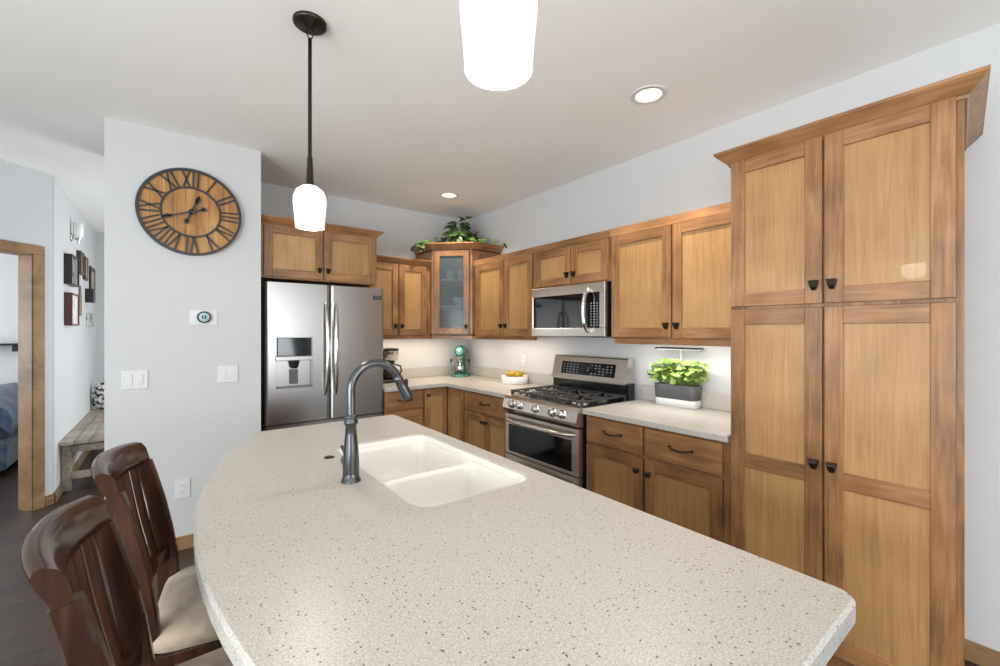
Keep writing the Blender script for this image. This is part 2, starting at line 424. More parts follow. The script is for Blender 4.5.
# ------------------------------------------------------------------ cabinet kit
def hmat(F): return 1 if abs(F.U.x) > .6 else 2          # rails run along x or y
WM = [W_V, W_X, W_Y]
def shield_pull(F, u, n, z, parent):
    mb = MB(); c = Vector((0, 0, 0))
    rs = []
    for zz, hw, o in ((.018, .0155, .006), (.016, .0165, .022), (.006, .015, .024), (-.008, .0115, .020), (-.020, .0075, .012), (-.022, .006, .004)):
        rs.append([F(u - hw, n, z + zz), F(u + hw, n, z + zz), F(u + hw * .9, n + o, z + zz), F(u - hw * .9, n + o, z + zz)])
    mb.rings(rs, sm=False)
    mb.box(u - .0165, u + .0165, n, n + .027, z + .013, z + .018, F=F, ch=.0015)
    return mb.build('knob', BRONZE, parent)
def round_knob(F, u, n, z, parent):
    mb = MB(); mb.lathe([(.009, 0), (.006, .004), (.006, .012), (.014, .017), (.0165, .022), (.014, .028), (.004, .0305)], F(u, n, z), F.N, seg=20)
    return mb.build('knob', BRONZE, parent)
def bar_pull(F, u, n, z, parent, L=.062):
    mb = MB(); pts = []; rr = []
    for i in range(13):
        t = -1 + 2 * i / 12; pts.append(F(u + L * t, n + .006 + .022 * (1 - t ** 4) * 1.0, z - .006 + .008 * abs(t))); rr.append(.0042 + .002 * abs(t) ** 6 + .0012 * (1 - abs(t)))
    mb.tube(pts, rr, 8)
    for sgn in (-1, 1): mb.lathe([(.008, 0), (.0075, .004), (.005, .009)], F(u + sgn * L, n, z + .002), F.N, seg=12)
    return mb.build('handle', BRONZE, parent)
def shaker(parent, F, u0, u1, z0, z1, n0, th=.02, st=.057, rl=.06, mids=(), pull=None, pmat=None):
    h = hmat(F); mb = MB(); n1 = n0 + th
    mb.box(u0, u0 + st, n0, n1, z0, z1, F=F, ch=.002); mb.box(u1 - st, u1, n0, n1, z0, z1, F=F, ch=.002)
    mb.box(u0 + st, u1 - st, n0, n1 - .0004, z0, z0 + rl, F=F, ch=.002, mi=h); mb.box(u0 + st, u1 - st, n0, n1 - .0004, z1 - rl, z1, F=F, ch=.002, mi=h)
    for a, b in mids: mb.box(u0 + st, u1 - st, n0, n1 - .0004, a, b, F=F, ch=.002, mi=h)
    d = mb.build('door', WM, parent)
    mb = MB(); mb.box(u0 + st - .002, u1 - st + .002, n0 + .002, n0 + .009, z0 + rl - .002, z1 - rl + .002, F=F, ch=.0005)
    mb.build('door_panel', pmat or P_V, d)
    if pull:
        kind, pu, pz = pull
        (shield_pull if kind == 's' else round_knob)(F, pu, n1, pz, d)
    return d
def drawer(parent, F, u0, u1, z0, z1, n0, pull=True):
    mb = MB(); mb.box(u0, u1, n0, n0 + .02, z0, z1, F=F, ch=.004, mi=hmat(F)); d = mb.build('drawer', WM, parent)
    if pull: bar_pull(F, (u0 + u1) / 2, n0 + .02, (z0 + z1) / 2 + .005, d, L=min(.062, (u1 - u0) * .22))
    return d
def carcass(parent, F, u0, u1, z0, z1, dep, toe=False, gap=.003):
    mb = MB(); mb.box(u0, u1, gap, dep, z0, z1, F=F, ch=.001)
    b = mb.build('cabinet_body', W_V, parent)
    if toe:
        mb = MB(); mb.box(u0, u1, gap, dep - .07, 0, z0, F=F, ch=0); mb.build('toe_kick', W_V, parent)
    return b
def rail_under(parent, F, u0, u1, dep, z0, z1):
    mb = MB(); mb.box(u0, u1, dep - .022, dep + .004, z0, z1, F=F, ch=.002, mi=hmat(F)); mb.build('light_rail', WM, parent)
CROWN = [(-.012, 0), (.006, 0), (.010, .008), (.030, .026), (.044, .040), (.048, .043), (.048, .052), (-.012, .052)]
def crown(parent, path, z, side=1, s=1.0, o=1.0, mi=2):
    mb = MB(); mb.sweep(path, [(a * o, z + b * s) for a, b in CROWN], side, mi=mi); return mb.build('crown_moulding', WM, parent)

UD = .327   # wall cabinet depth to the face frame
def upper_pair(name, label, u0, u1, zb, zt, doors, split_pull, F=RW, dep=UD, railz=None, doorz=None, path=None, cz=2.032):
    loc = F((u0 + u1) / 2, 0, zb); t = T(name, label, 'cabinet', loc)
    carcass(t, F, u0, u1, zb, zt, dep)
    dz0, dz1 = doorz
    for k, (a, b) in enumerate(doors):
        st = .057
        pu = (b - .028) if k == split_pull[0] else (a + .028)
        shaker(t, F, a, b, dz0, dz1, dep, pull=('s', pu, split_pull[1]))
    if railz: rail_under(t, F, u0, u1 - (.03 if F is RW else 0), dep, railz, zb)
    return t
# right wall, corner -> pantry.  u = y: first door in list is nearer the camera
t = upper_pair('wall_cabinet', 'two-door wall cabinet between glass corner cabinet and microwave', 2.612, 3.488, 1.352, 2.05,
               [(2.63, 3.004), (3.014, 3.435)], (0, 1.447), railz=1.325, doorz=(1.362, 2.032))
crown(t, [(2.373, 3.488), (2.373, 2.612)], 2.036)
t = upper_pair('wall_cabinet', 'short two-door wall cabinet directly above the microwave', 1.848, 2.610, 1.742, 2.05,
               [(1.862, 2.197), (2.206, 2.596)], (0, 1.82), doorz=(1.752, 2.032))
crown(t, [(2.373, 2.610), (2.373, 1.848)], 2.036)
t = upper_pair('wall_cabinet', 'two-door wall cabinet above the herb planter beside tall pantry', .94, 1.846, 1.352, 2.05,
               [(.975, 1.388), (1.399, 1.829)], (0, 1.433), railz=1.318, doorz=(1.362, 2.032))
crown(t, [(2.373, 1.846), (2.373, .94)], 2.036)
# back wall pair
t = upper_pair('wall_cabinet', 'two-door wall cabinet on back wall between refrigerator and glass corner cabinet', 1.40, 2.054, 1.352, 2.05,
               [(1.425, 1.708), (1.717, 2.005)], (0, 1.449), F=BW, railz=1.325, doorz=(1.362, 2.035))
crown(t, [(1.40, 4.134 - UD), (2.054, 4.134 - UD)], 2.04, side=-1, mi=1)
# over the refrigerator
t = upper_pair('wall_cabinet', 'short deep two-door wall cabinet above the refrigerator', .516, 1.392, 1.792, 2.20,
               [(.541, .952), (.961, 1.377)], (0, 1.873), F=BW, dep=.609, doorz=(1.802, 2.181))
crown(t, [(.516, 3.525), (1.392, 3.525), (1.392, 4.128)], 2.19, side=-1, mi=1)

# diagonal glass corner cabinet
t = T('corner_cabinet', 'tall diagonal corner wall cabinet with grey glass door', 'cabinet', (2.4, 3.83, 1.352))
zb, zt = 1.352, 2.215
DG = Fr((2.345, 3.49), (-r2, r2), (-r2, -r2))     # u from the right stile to the left stile
L = math.hypot(.289, .289)
foot = [(2.697, 4.131), (2.697, 3.49), (2.345, 3.49), (2.056, 3.779), (2.056, 4.131)]
mb = MB()
mb.prism(foot, zb, zb + .02); mb.prism(foot, zt - .02, zt)
mb.box(2.345, 2.697, 3.49, 3.506, zb, zt, ch=0); mb.box(2.056, 2.072, 3.779, 4.131, zb, zt, ch=0)
mb.box(2.072, 2.697, 4.115, 4.131, zb, zt, ch=0); mb.box(2.681, 2.697, 3.506, 4.115, zb, zt, ch=0)
mb.box(0, .04, -.02, 0, zb, zt, F=DG); mb.box(L - .04, L, -.02, 0, zb, zt, F=DG)
mb.box(.04, L - .04, -.02, 0, zb, zb + .03, F=DG, mi=1); mb.box(.04, L - .04, -.02, 0, zt - .03, zt, F=DG, mi=1)
mb.build('cabinet_body', WM, t)
shz = (1.652, 1.918)
for z in shz:
    mb = MB(); mb.prism([(2.68, 4.114), (2.68, 3.508), (2.352, 3.508), (2.074, 3.786), (2.074, 4.114)], z - .018, z); mb.build('shelf', SHELFM, t, label='pale wooden shelf behind the glass')
mb = MB(); du0, du1 = .03, L - .03; dz0, dz1 = 1.375, 2.192; st = .055
mb.box(du0, du0 + st, .001, .021, dz0, dz1, F=DG); mb.box(du1 - st, du1, .001, .021, dz0, dz1, F=DG)
mb.box(du0 + st, du1 - st, .001, .0206, dz0, dz0 + .06, F=DG, mi=1); mb.box(du0 + st, du1 - st, .001, .0206, dz1 - .055, dz1, F=DG, mi=1)
d = mb.build('door', WM, t)
mb = MB(); mb.box(du0 + st - .003, du1 - st + .003, .008, .012, dz0 + .057, dz1 - .052, F=DG, ch=0); mb.build('glass_pane', FROST, d, label='grey seeded glass pane')
shield_pull(DG, du0 + .028, .021, 1.447, d)
rail = MB(); rail.sweep([(2.056, 4.13), (2.056, 3.779), (2.345, 3.49), (2.697, 3.49)], [(-.02, 1.325), (.004, 1.325), (.004, 1.352), (-.02, 1.352)], side=-1); rail.build('light_rail', WM, t)
crown(t, [(2.056, 4.13), (2.056, 3.779), (2.345, 3.49), (2.697, 3.49)], 2.205, side=-1, s=1.15, o=1.1, mi=1)
# dishes behind the glass
mb = MB(); mb.lathe([(.03, 0), (.034, .004), (.062, .045), (.072, .082), (.069, .083), (.058, .045), (.03, .01)], (2.31, 3.67, shz[0]), seg=24)
tag(mb.build('bowl', CERAM, origin=(2.31, 3.67, shz[0])), 'white bowl on lower shelf behind the glass cabinet door', 'bowl')
for k, (x, y) in enumerate(((2.25, 3.76), (2.33, 3.66))):
    mb = MB(); c = (x, y, shz[1]); mb.lathe([(.026, 0), (.034, .01), (.038, .09), (.035, .09), (.03, .012)], c, seg=20); mb.tube([(x - .03, y - .02, shz[1] + .02), (x - .05, y - .035, shz[1] + .03), (x - .05, y - .035, shz[1] + .06), (x - .03, y - .02, shz[1] + .075)], .004, 8)
    tag(mb.build('cup', CERAM, origin=c), ('left' if k == 0 else 'right') + ' of two white cups on top shelf behind the glass cabinet door', 'cup')

# tall pantry
t = T('pantry_cabinet', 'tall four-door pantry cabinet against the right wall', 'cabinet', (2.39, .56, 0))
mb = MB(); mb.prism([(2.088, .188), (2.697, .246), (2.697, .935), (2.088, .935)], .1, 2.21); mb.build('cabinet_body', W_V, t)
mb = MB(); mb.prism([(2.15, .20), (2.697, .25), (2.697, .935), (2.15, .935)], 0, .1); mb.build('toe_kick', W_V, t)
PD = 2.70 - 2.088
for k, (a, b) in enumerate(((.207, .5675), (.575, .928))):
    pu = (b - .026) if k == 0 else (a + .026)
    shaker(t, RW, a, b, 1.513, 2.183, PD, st=.06, rl=.062, pull=('s', pu, 1.588))
    shaker(t, RW, a, b, .125, 1.498, PD, st=.06, rl=.068, mids=((.785, .85),), pull=('s', pu, .865))
crown(t, [(2.69, .935), (2.088, .935), (2.088, .188), (2.69, .246)], 2.17, side=-1, s=1.25, o=1.15)

# ------------------------------------------------------------------ base cabinets
BD = .60
t = T('base_cabinet', 'base cabinet with two drawers over two doors beside pantry', 'cabinet', (2.4, 1.38, 0))
carcass(t, RW, .94, 1.824, .1, .878, BD, toe=True)
drawer(t, RW, 1.409, 1.812, .708, .868, BD); drawer(t, RW, .973, 1.39, .708, .868, BD)
shaker(t, RW, 1.409, 1.812, .125, .692, BD, pull=('r', 1.437, .625)); shaker(t, RW, .973, 1.39, .125, .692, BD, pull=('r', 1.362, .622))
t = T('base_cabinet', 'base cabinet with one drawer over two doors on corner side of range', 'cabinet', (2.4, 2.9, 0))
carcass(t, RW, 2.582, 3.235, .1, .878, BD, toe=True)
drawer(t, RW, 2.60, 3.22, .708, .868, BD)
shaker(t, RW, 2.60, 2.903, .125, .692, BD, st=.05, pull=('r', 2.879, .64)); shaker(t, RW, 2.912, 3.22, .125, .692, BD, st=.05, pull=('r', 2.936, .64))
t = T('corner_base_cabinet', 'corner base cabinet with folding door in the inside corner', 'cabinet', (2.4, 3.8, 0))
mb = MB(); mb.prism([(2.697, 3.237), (2.10, 3.237), (2.10, 3.534), (1.836, 3.534), (1.836, 4.131), (2.697, 4.131)], .1, .878); mb.build('cabinet_body', W_V, t)
mb = MB(); mb.prism([(2.697, 3.237), (2.17, 3.237), (2.17, 3.60), (1.836, 3.60), (1.836, 4.131), (2.697, 4.131)], 0, .1); mb.build('toe_kick', W_V, t)
shaker(t, RW, 3.245, 3.508, .125, .868, BD, st=.045)
shaker(t, BW, 1.848, 2.076, .125, .868, BD, st=.045, pull=('r', 1.87, .815))
t = T('base_cabinet', 'drawer base cabinet on back wall beside the refrigerator', 'cabinet', (1.65, 3.83, 0))
carcass(t, BW, 1.468, 1.834, .1, .878, BD, toe=True)
drawer(t, BW, 1.476, 1.822, .708, .868, BD); drawer(t, BW, 1.476, 1.822, .42, .692, BD); drawer(t, BW, 1.476, 1.822, .125, .404, BD)

# ------------------------------------------------------------------ countertops
def counter(name, label, poly, splash, rad=None):
    mb = MB(); slab(mb, [rpoly(poly, rad or .004, 3)], .882, .914, ch=.004); o = mb.build(name, QUARTZ, origin=(poly[0][0], poly[0][1], .882)); weld(o)
    tag(o, label, 'countertop')
    for b in splash:
        m2 = MB(); m2.box(*b, ch=.002); m2.build('backsplash', QUARTZ, o)
    return o
counter('countertop', 'L-shaped pale quartz countertop running around the back corner',
        [(1.462, 4.132), (1.462, 3.491), (2.056, 3.491), (2.056, 2.581), (2.698, 2.581), (2.698, 4.132)],
        [(1.462, 2.698, 4.112, 4.132, .9145, 1.016), (2.678, 2.698, 2.581, 4.112, .9145, 1.016)])
counter('countertop', 'straight pale quartz countertop between range and pantry',
        [(2.056, 1.823), (2.056, .939), (2.698, .939), (2.698, 1.823)], [(2.678, 2.698, .939, 1.823, .9145, 1.016)])

# ------------------------------------------------------------------ island
arc = []
for i in range(25):
    y = 2.365 - (2.365 - .222) * i / 24; arc.append((.045 + 2.5 - math.sqrt(2.5 ** 2 - (y - 1.2) ** 2), y))
out = [(1.012, .222), (1.043, 2.375)] + arc
out = rpoly(out, [.035, .03] + [.03] + [0] * 23 + [.03], 5)
hole = rrect(.545, .958, 1.06, 1.845, .055, 6)
hole2 = circ(.487, 1.712, .016, 14); fhole = circ(.467, 1.40, .012, 12)
mb = MB(); slab(mb, [out, hole], .876, .914, ch=.006)
isl = mb.build('island_countertop', QUARTZ, origin=(.54, 1.3, .876)); weld(isl)
tag(isl, 'large speckled quartz island countertop with curved seating side and sink cutout', 'countertop')
t = T('island_cabinet', 'wooden island base cabinet under the large speckled countertop', 'cabinet', (.73, 1.3, 0))
mb = MB()
for b in ((.46, .48, .2905, 2.3095, .1, .874), (.98, 1.0, .2905, 2.3095, .1, .874), (.46, 1.0, .27, .29, .1, .874), (.46, 1.0, 2.31, 2.33, .1, .874), (.4805, .9795, .2905, 2.3095, .1, .12)): mb.box(*b, ch=.001)
mb.build('cabinet_body', W_V, t)
mb = MB(); mb.box(.5, .93, .33, 2.27, 0, .1, ch=0); mb.build('toe_kick', W_V, t)
IF = Fr((1.0, 0), (0, 1), (1, 0))
for a, b in ((.29, .80), (.81, 1.32), (1.33, 1.82), (1.83, 2.31)): shaker(t, IF, a, b, .125, .865, .0005, pull=('r', a + .03, .8))

# sink: one moulded double bowl under the cutout
mb = MB()
def bowl_rings(x0, x1, y0, y1):
    rs = []
    for z, d, r in ((.8745, 0, .05), (.868, .006, .05), (.80, .014, .055), (.72, .022, .06), (.70, .034, .065), (.692, .058, .06)):
        rs.append([Vector((x, y, z)) for x, y in rrect(x0 + d, x1 - d, y0 + d, y1 - d, r, 5)])
    mb.rings(rs, cap0=False, cap1=True)
bowls = [(.558, .945, 1.073, 1.390), (.558, .945, 1.412, 1.832)]
rim = [[Vector((x, y, z)) for x, y in rrect(.5455 + d, .9575 - d, 1.0605 + d, 1.8445 - d, .055, 6)] for z, d in ((.868, .0), (.908, .0), (.909, .002), (.906, .0045), (.889, .0052), (.887, .0055))]
mb.rings(rim, cap0=False, cap1=False)
plate(mb, [rrect(.551, .952, 1.066, 1.839, .055, 6)] + [rrect(b[0] + .0004, b[1] - .0004, b[2] + .0004, b[3] - .0004, .05, 5) for b in bowls], .887)
def bowl_rings(x0, x1, y0, y1):
    rs = []
    for z, d, r in ((.887, .0004, .05), (.884, .003, .05), (.876, .006, .05), (.80, .014, .055), (.72, .022, .06), (.70, .034, .065), (.692, .058, .06)):
        rs.append([Vector((x, y, z)) for x, y in rrect(x0 + d, x1 - d, y0 + d, y1 - d, r, 5)])
    mb.rings(rs, cap0=False, cap1=True)
for b in bowls: bowl_rings(*b)
sk = mb.build('kitchen_sink', SINKM, origin=(.75, 1.45, .692)); weld(sk); tag(sk, 'cream double-bowl sink set into the island countertop', 'sink')
for p in sk.data.polygons: p.use_smooth = p.area < .02
for x, y in ((.75, 1.226), (.75, 1.63)):
    m2 = MB(); m2.lathe([(.044, .0), (.044, .003), (.036, .004), (.03, -.0), (.005, .001)], (x, y, .6925), seg=24); m2.build('drain', CHROME, sk)

# faucet
fx, fy = .467, 1.40
t = T('faucet', 'dark bronze gooseneck faucet beside the island sink', 'faucet', (fx, fy, .914))
mb = MB(); mb.lathe([(.031, 0), (.031, .006), (.027, .009), (.0255, .03), (.026, .06), (.0225, .11), (.0185, .15), (.0175, .18), (.021, .186), (.0225, .192), (.021, .198), (.0165, .202), (.0205, .206), (.0195, .212), (.0145, .216)], (fx, fy, .914), seg=28)
mb.build('faucet_body', BRONZE_F, t)
pts = [(fx, fy, 1.12), (fx, fy, 1.21)]
for i in range(15):
    a = pi - radians(158) * i / 14; pts.append((fx + .083 + .083 * cos(a), fy - .002 * i / 14, 1.21 + .083 * sin(a)))
mb = MB(); mb.tube(pts, .0135, 14); mb.build('spout', BRONZE_F, t)
e = Vector(pts[-1]); dr = (Vector(pts[-1]) - Vector(pts[-2])).normalized()
mb = MB(); mb.lathe([(.0135, -.004), (.0165, .0), (.0165, .012), (.0155, .016), (.0175, .035), (.021, .075), (.021, .084), (.012, .086)], e, dr, seg=22); sh = mb.build('spray_head', BRONZE_F, t)
mb = MB(); q = e + dr * .035 + Vector((.018, 0, .007)); mb.box(q.x - .006, q.x + .004, q.y - .006, q.y + .006, q.z - .016, q.z + .016, ch=.003); mb.build('spray_button', BLACKP, sh)
mb = MB(); mb.lathe([(.017, .018), (.019, .03), (.019, .048), (.013, .053)], (fx, fy, .972), (0, 1, 0), seg=18)
mb.tube([(fx, fy + .045, .985), (fx - .003, fy + .06, 1.0), (fx - .006, fy + .078, 1.012)], [.007, .006, .005], 10); mb.build('handle', BRONZE_F, t)
mb = MB(); mb.lathe([(.019, 0), (.019, .002), (.017, .0032), (.003, .0035)], (.487, 1.712, .914), seg=22)
tag(mb.build('hole_cover', BRONZE, origin=(.487, 1.712, .914)), 'small round bronze hole cover on island beside faucet', 'cover')

# ------------------------------------------------------------------ refrigerator
t = T('refrigerator', 'stainless french-door refrigerator with water dispenser', 'refrigerator', (1.0, 3.83, 0))
FN = 4.134 - 3.575
def fb(mbx, x0, x1, y0, y1, z0, z1, ch=.003): mbx.box(x0, x1, y0, y1, z0, z1, ch=ch)
mb = MB(); fb(mb, .556, 1.452, 3.58, 4.12, .03, 1.745); fb(mb, .60, 1.40, 3.60, 4.0, .0, .03)
mb.build('refrigerator_body', STEEL_D, t, label='dark grey refrigerator casing')
def door_panel(x0, x1, z0, z1, name):
    # gently rounded front
    mb = MB(); r = .022; poly = [(x0, 3.576)]
    for i in range(6): a = radians(180 + 90 * i / 5); poly.append((x0 + r + r * cos(a), 3.523 + r + r * sin(a)))
    for i in range(6): a = radians(270 + 90 * i / 5); poly.append((x1 - r + r * cos(a), 3.523 + r + r * sin(a)))
    poly.append((x1, 3.576)); return mb, poly
SPL = 1.012
for x0, x1, nm in ((.551, SPL - .003, 'l'), (SPL + .003, 1.457, 'r')):
    mb, poly = door_panel(x0, x1, 0, 0, nm)
    if nm == 'l':
        # door with the dispenser niche cut out
        bx0, bx1, bz0, bz1 = .622, .88, .972, 1.355
        for (a, b), (za, zb_) in (((x0, x1), (.709, bz0)), ((x0, x1), (bz1, 1.764))): mb.prism(poly, za, zb_)
        lp = [p for p in poly if p[0] <= x0 + .023]; lp = lp + [(bx0, 3.523), (bx0, 3.576)]
        rp = [p for p in poly if p[0] >= x1 - .023]; rp = [(bx1, 3.576), (bx1, 3.523)] + rp
        mb.prism(lp, bz0, bz1); mb.prism(rp, bz0, bz1)
    else: mb.prism(poly, .709, 1.764)
    d = mb.build('door', STEEL, t)
    hx = (SPL - .042) if nm == 'l' else (SPL + .042)
    hb = MB(); pts = []; rr = []
    for i in range(21):
        tt = -1 + 2 * i / 20; pts.append((hx + (.012 * (1 - tt * tt)) * (-1 if nm == 'l' else 1) * -1, 3.519 - .055 * (1 - tt * tt) ** .6, 1.26 + .36 * tt)); rr.append(.009 + .009 * (1 - tt * tt))
    hb.tube(pts, rr, 12, flat=.8); hb.build('handle', CHROME, d)
    if nm == 'l':
        q = MB(); q.box(bx0, bx1, 3.562, 3.574, bz0, bz1, ch=0); q.box(bx0, bx0 + .008, 3.53, 3.566, bz0, bz1); q.box(bx1 - .008, bx1, 3.53, 3.566, bz0, bz1)
        ds = q.build('dispenser_niche', STEEL, d)
        q = MB(); q.box(bx0 + .008, bx1 - .008, 3.519, 3.56, 1.20, bz1 - .004, ch=.004); q.build('control_panel', BGLASS, ds)
        q = MB(); q.box(bx0 - .004, bx1 + .004, 3.514, 3.55, 1.178, 1.212, ch=.004); q.build('panel_ledge', STEEL, ds)
        q = MB(); cx = (bx0 + bx1) / 2; q.lathe([(.038, 0), (.03, -.045), (.02, -.06)], (cx, 3.54, 1.178), seg=16); q.build('water_spout', BLACKP, ds)
        q = MB(); q.box(bx0 + .01, bx1 - .01, 3.512, 3.56, bz0 + .002, bz0 + .016, ch=.003); q.build('drip_tray', STEEL_D, ds)
        q = MB(); q.box(cx - .03, cx + .03, 3.548, 3.556, 1.0, 1.11, ch=.003); q.build('paddle', GREYP, ds)
    else:
        q = MB(); q.box(1.36, 1.435, 3.5205, 3.524, 1.665, 1.70, ch=.001); bd = q.build('badge', BADGE, d)
        q = MB(); q.box(1.37, 1.425, 3.5195, 3.521, 1.676, 1.691, ch=.0005); q.build('badge_plate', GREYP, bd)
mb, poly = door_panel(.551, 1.457, 0, 0, 'd'); mb.prism(poly, .06, .698); d = mb.build('freezer_drawer', STEEL, t)
hb = MB(); hb.tube([(1.0 + .36 * (-1 + i / 10), 3.519 - .055 * (1 - (-1 + i / 10) ** 2) ** .6, .62) for i in range(21)], [.009 + .007 * (1 - (-1 + i / 10) ** 2) for i in range(21)], 12); hb.build('handle', CHROME, d)
mb = MB(); mb.box(.58, .66, 3.53, 3.60, 1.745, 1.765, ch=.004); mb.box(1.35, 1.43, 3.54, 3.60, 1.745, 1.765, ch=.004); mb.build('hinge_cover', GREYP, t)

# ------------------------------------------------------------------ gas range
t = T('gas_range', 'stainless gas range with black grates and double oven', 'range', (2.36, 2.2, 0))
ry0, ry1 = 1.828, 2.576
mb = MB(); mb.box(2.075, 2.60, ry0, ry1, .03, .895, ch=.003); mb.box(2.12, 2.58, ry0 + .03, ry1 - .03, 0, .03, ch=0); mb.build('range_body', ENAMEL, t)
# cooktop tray with rolled steel front
mb = MB(); mb.box(2.06, 2.60, ry0, ry1, .895, .914, ch=.005); mb.build('cooktop', ENAMEL, t)
# sloping control panel
prof = [(2.075, .792), (2.020, .800), (2.006, .826), (2.022, .895), (2.038, .915), (2.068, .918), (2.075, .9)]
mb = MB(); mb.rings([[Vector((x, y, z)) for x, z in prof] for y in (ry0, ry1)], sm=False); cp = mb.build('control_panel', STEEL_R, t)
axn = Vector((-.97, 0, .225)).normalized()
for i, y in enumerate((2.463, 2.376, 2.205, 2.040, 1.955)):
    b = Vector((2.0135, y, .860))
    mb = MB(); mb.lathe([(.031, -.002), (.031, .004), (.027, .006), (.0255, .02), (.023, .028), (.019, .031), (.004, .032)], b, axn, seg=24)
    c = b + axn * .033; mb.box(c.x - .004, c.x + .003, y - .005, y + .005, c.z - .022, c.z + .022, ch=.002); mb.build('knob', CHROME, cp)
def oven(z0, z1, zw0, zw1, zh, nm):
    mb = MB()
    w0, w1 = 1.893, 2.532
    mb.box(2.032, 2.074, ry0 + .004, ry1 - .004, zw1, z1, ch=.004); mb.box(2.032, 2.074, ry0 + .004, ry1 - .004, z0, zw0, ch=.004)
    mb.box(2.032, 2.074, ry0 + .004, w0, zw0, zw1, ch=.003); mb.box(2.032, 2.074, w1, ry1 - .004, zw0, zw1, ch=.003)
    d = mb.build(nm, STEEL_R, t)
    mb = MB(); mb.box(2.037, 2.046, w0 - .003, w1 + .003, zw0 - .003, zw1 + .003, ch=0); mb.build('oven_window', BGLASS, d)
    mb = MB(); pts = []; rr = []
    for i in range(19):
        s = -1 + i / 9; y = (ry0 + ry1) / 2 + .345 * s; pts.append((2.028 - .05 * (1 - s ** 6), y, zh - .004 * (1 - s * s))); rr.append(.0125 + .002 * (1 - abs(s)))
    mb.tube(pts, rr, 12); mb.build('handle', STEEL_R, d)
oven(.478, .782, .50, .700, .742, 'oven_door'); oven(.10, .470, .17, .36, .425, 'oven_door')
# burners and grates
for x, y, r in ((2.19, 2.44, .045), (2.42, 2.44, .038), (2.19, 1.965, .05), (2.42, 1.965, .036), (2.305, 2.203, .042)):
    mb = MB(); mb.lathe([(r * 1.3, 0), (r * 1.3, .006), (r * 1.02, .008), (r, .014), (.004, .0145)], (x, y, .914), seg=22); bn = mb.build('burner', ALU, t)
    mb = MB(); mb.lathe([(r * .92, .0146), (r * .92, .019), (r * .8, .021), (.004, .0215)], (x, y, .914), seg=22); mb.build('burner_cap', IRON, bn)
for k in range(3):
    a = ry0 + .012 + k * (ry1 - ry0 - .024) / 3; b = a + (ry1 - ry0 - .024) / 3 - .006; mb = MB(); zz = .946
    for y in (a + .006, b - .006): mb.tube([(2.075, y, zz), (2.53, y, zz)], .0085, 8)
    for x in (2.08, 2.305, 2.525): mb.tube([(x, a + .006, zz), (x, b - .006, zz)], .0075, 8)
    m = (a + b) / 2
    for cx in (2.19, 2.42):
        for ang in range(0, 360, 60):
            c, s = cos(radians(ang)), sin(radians(ang)); mb.tube([(cx + .03 * c, m + .03 * s, zz + .006), (cx + .075 * c, m + .075 * s, zz + .006), (cx + min(.118, .118) * c, m + .112 * s, zz - .002)], .0055, 6)
    for x in (2.08, 2.525):
        for y in (a + .008, b - .008): mb.tube([(x, y, .913), (x, y, zz + .008)], .0085, 8)
    for y in (a + .04, m, b - .04): mb.tube([(2.075, y, .93), (2.062, y, .945), (2.09, y, .950), (2.125, y, .943)], .007, 8)
    mb.build('grate', IRON, t)
# backguard
mb = MB(); mb.box(2.545, 2.615, ry0, ry1, .895, 1.03, ch=.003); mb.build('backguard_base', ENAMEL, t)
prof = [(2.62, 1.02), (2.522, 1.02), (2.528, 1.03), (2.566, 1.196), (2.576, 1.204), (2.62, 1.204)]
mb = MB(); mb.rings([[Vector((x, y, z)) for x, z in prof] for y in (ry0 + .022, ry1 - .003)], sm=False); bgd = mb.build('backguard', STEEL_R, t)
def onbg(y, z, o=0): x = 2.528 + (z - 1.03) * .229; return Vector((x - .002 - o, y, z + .0))
mb = MB(); mb.add([onbg(1.945, 1.062), onbg(2.475, 1.062), onbg(2.475, 1.158), onbg(1.945, 1.158), onbg(1.945, 1.062, -.01), onbg(2.475, 1.062, -.01), onbg(2.475, 1.158, -.01), onbg(1.945, 1.158, -.01)],
       [(0, 1, 2, 3), (4, 5, 6, 7), (0, 1, 5, 4), (2, 3, 7, 6), (1, 2, 6, 5), (3, 0, 4, 7)]); dp = mb.build('display', BGLASS, bgd)
mb = MB(); rnd = random.Random(3)
for r_ in range(4):
    for c_ in range(14):
        if 4 < c_ < 7 or (c_ > 6 and rnd.random() < .3): continue
        y = 2.448 - c_ * .036; z = 1.078 + r_ * .02
        p = onbg(y, z, .0008); mb.box(p.x - .0005, p.x + .0005, y - .007, y + .007, z - .0025, z + .0025, ch=0)
mb.build('button_marks', mat('pale_print', (170, 172, 176), .5), dp)

# ------------------------------------------------------------------ microwave
t = T('microwave', 'stainless over-the-range microwave with curved handle', 'microwave', (2.5, 2.235, 1.361))
my0, my1 = 1.862, 2.604
mb = MB(); mb.box(2.352, 2.695, my0, my1, 1.363, 1.738, ch=.003); mb.build('microwave_body', ENAMEL, t)
mb = MB(); yw0, yw1 = 1.91, 2.583
mb.box(2.325, 2.351, my0, my1, 1.67, 1.738, ch=.004); mb.box(2.325, 2.351, my0, my1, 1.362, 1.424, ch=.004)
mb.box(2.325, 2.351, my0, yw0, 1.424, 1.67, ch=.003); mb.box(2.325, 2.351, yw1, my1, 1.424, 1.67, ch=.003); d = mb.build('door', STEEL_R, t)
mb = MB(); mb.box(2.329, 2.336, 2.046, yw1 + .002, 1.422, 1.672, ch=0); mb.build('window', BGLASS, d)
mb = MB(); mb.box(2.328, 2.336, yw0 - .002, 2.043, 1.422, 1.672, ch=0); kp = mb.build('keypad', BGLASS, d)
mb = MB()
for r_ in range(9):
    for c_ in range(3): mb.box(2.3272, 2.3282, 1.925 + c_ * .026, 1.937 + c_ * .026, 1.44 + r_ * .019, 1.446 + r_ * .019, ch=0)
mb.build('key_marks', MATS['pale_print'], kp)
mb = MB(); pts = []; rr = []
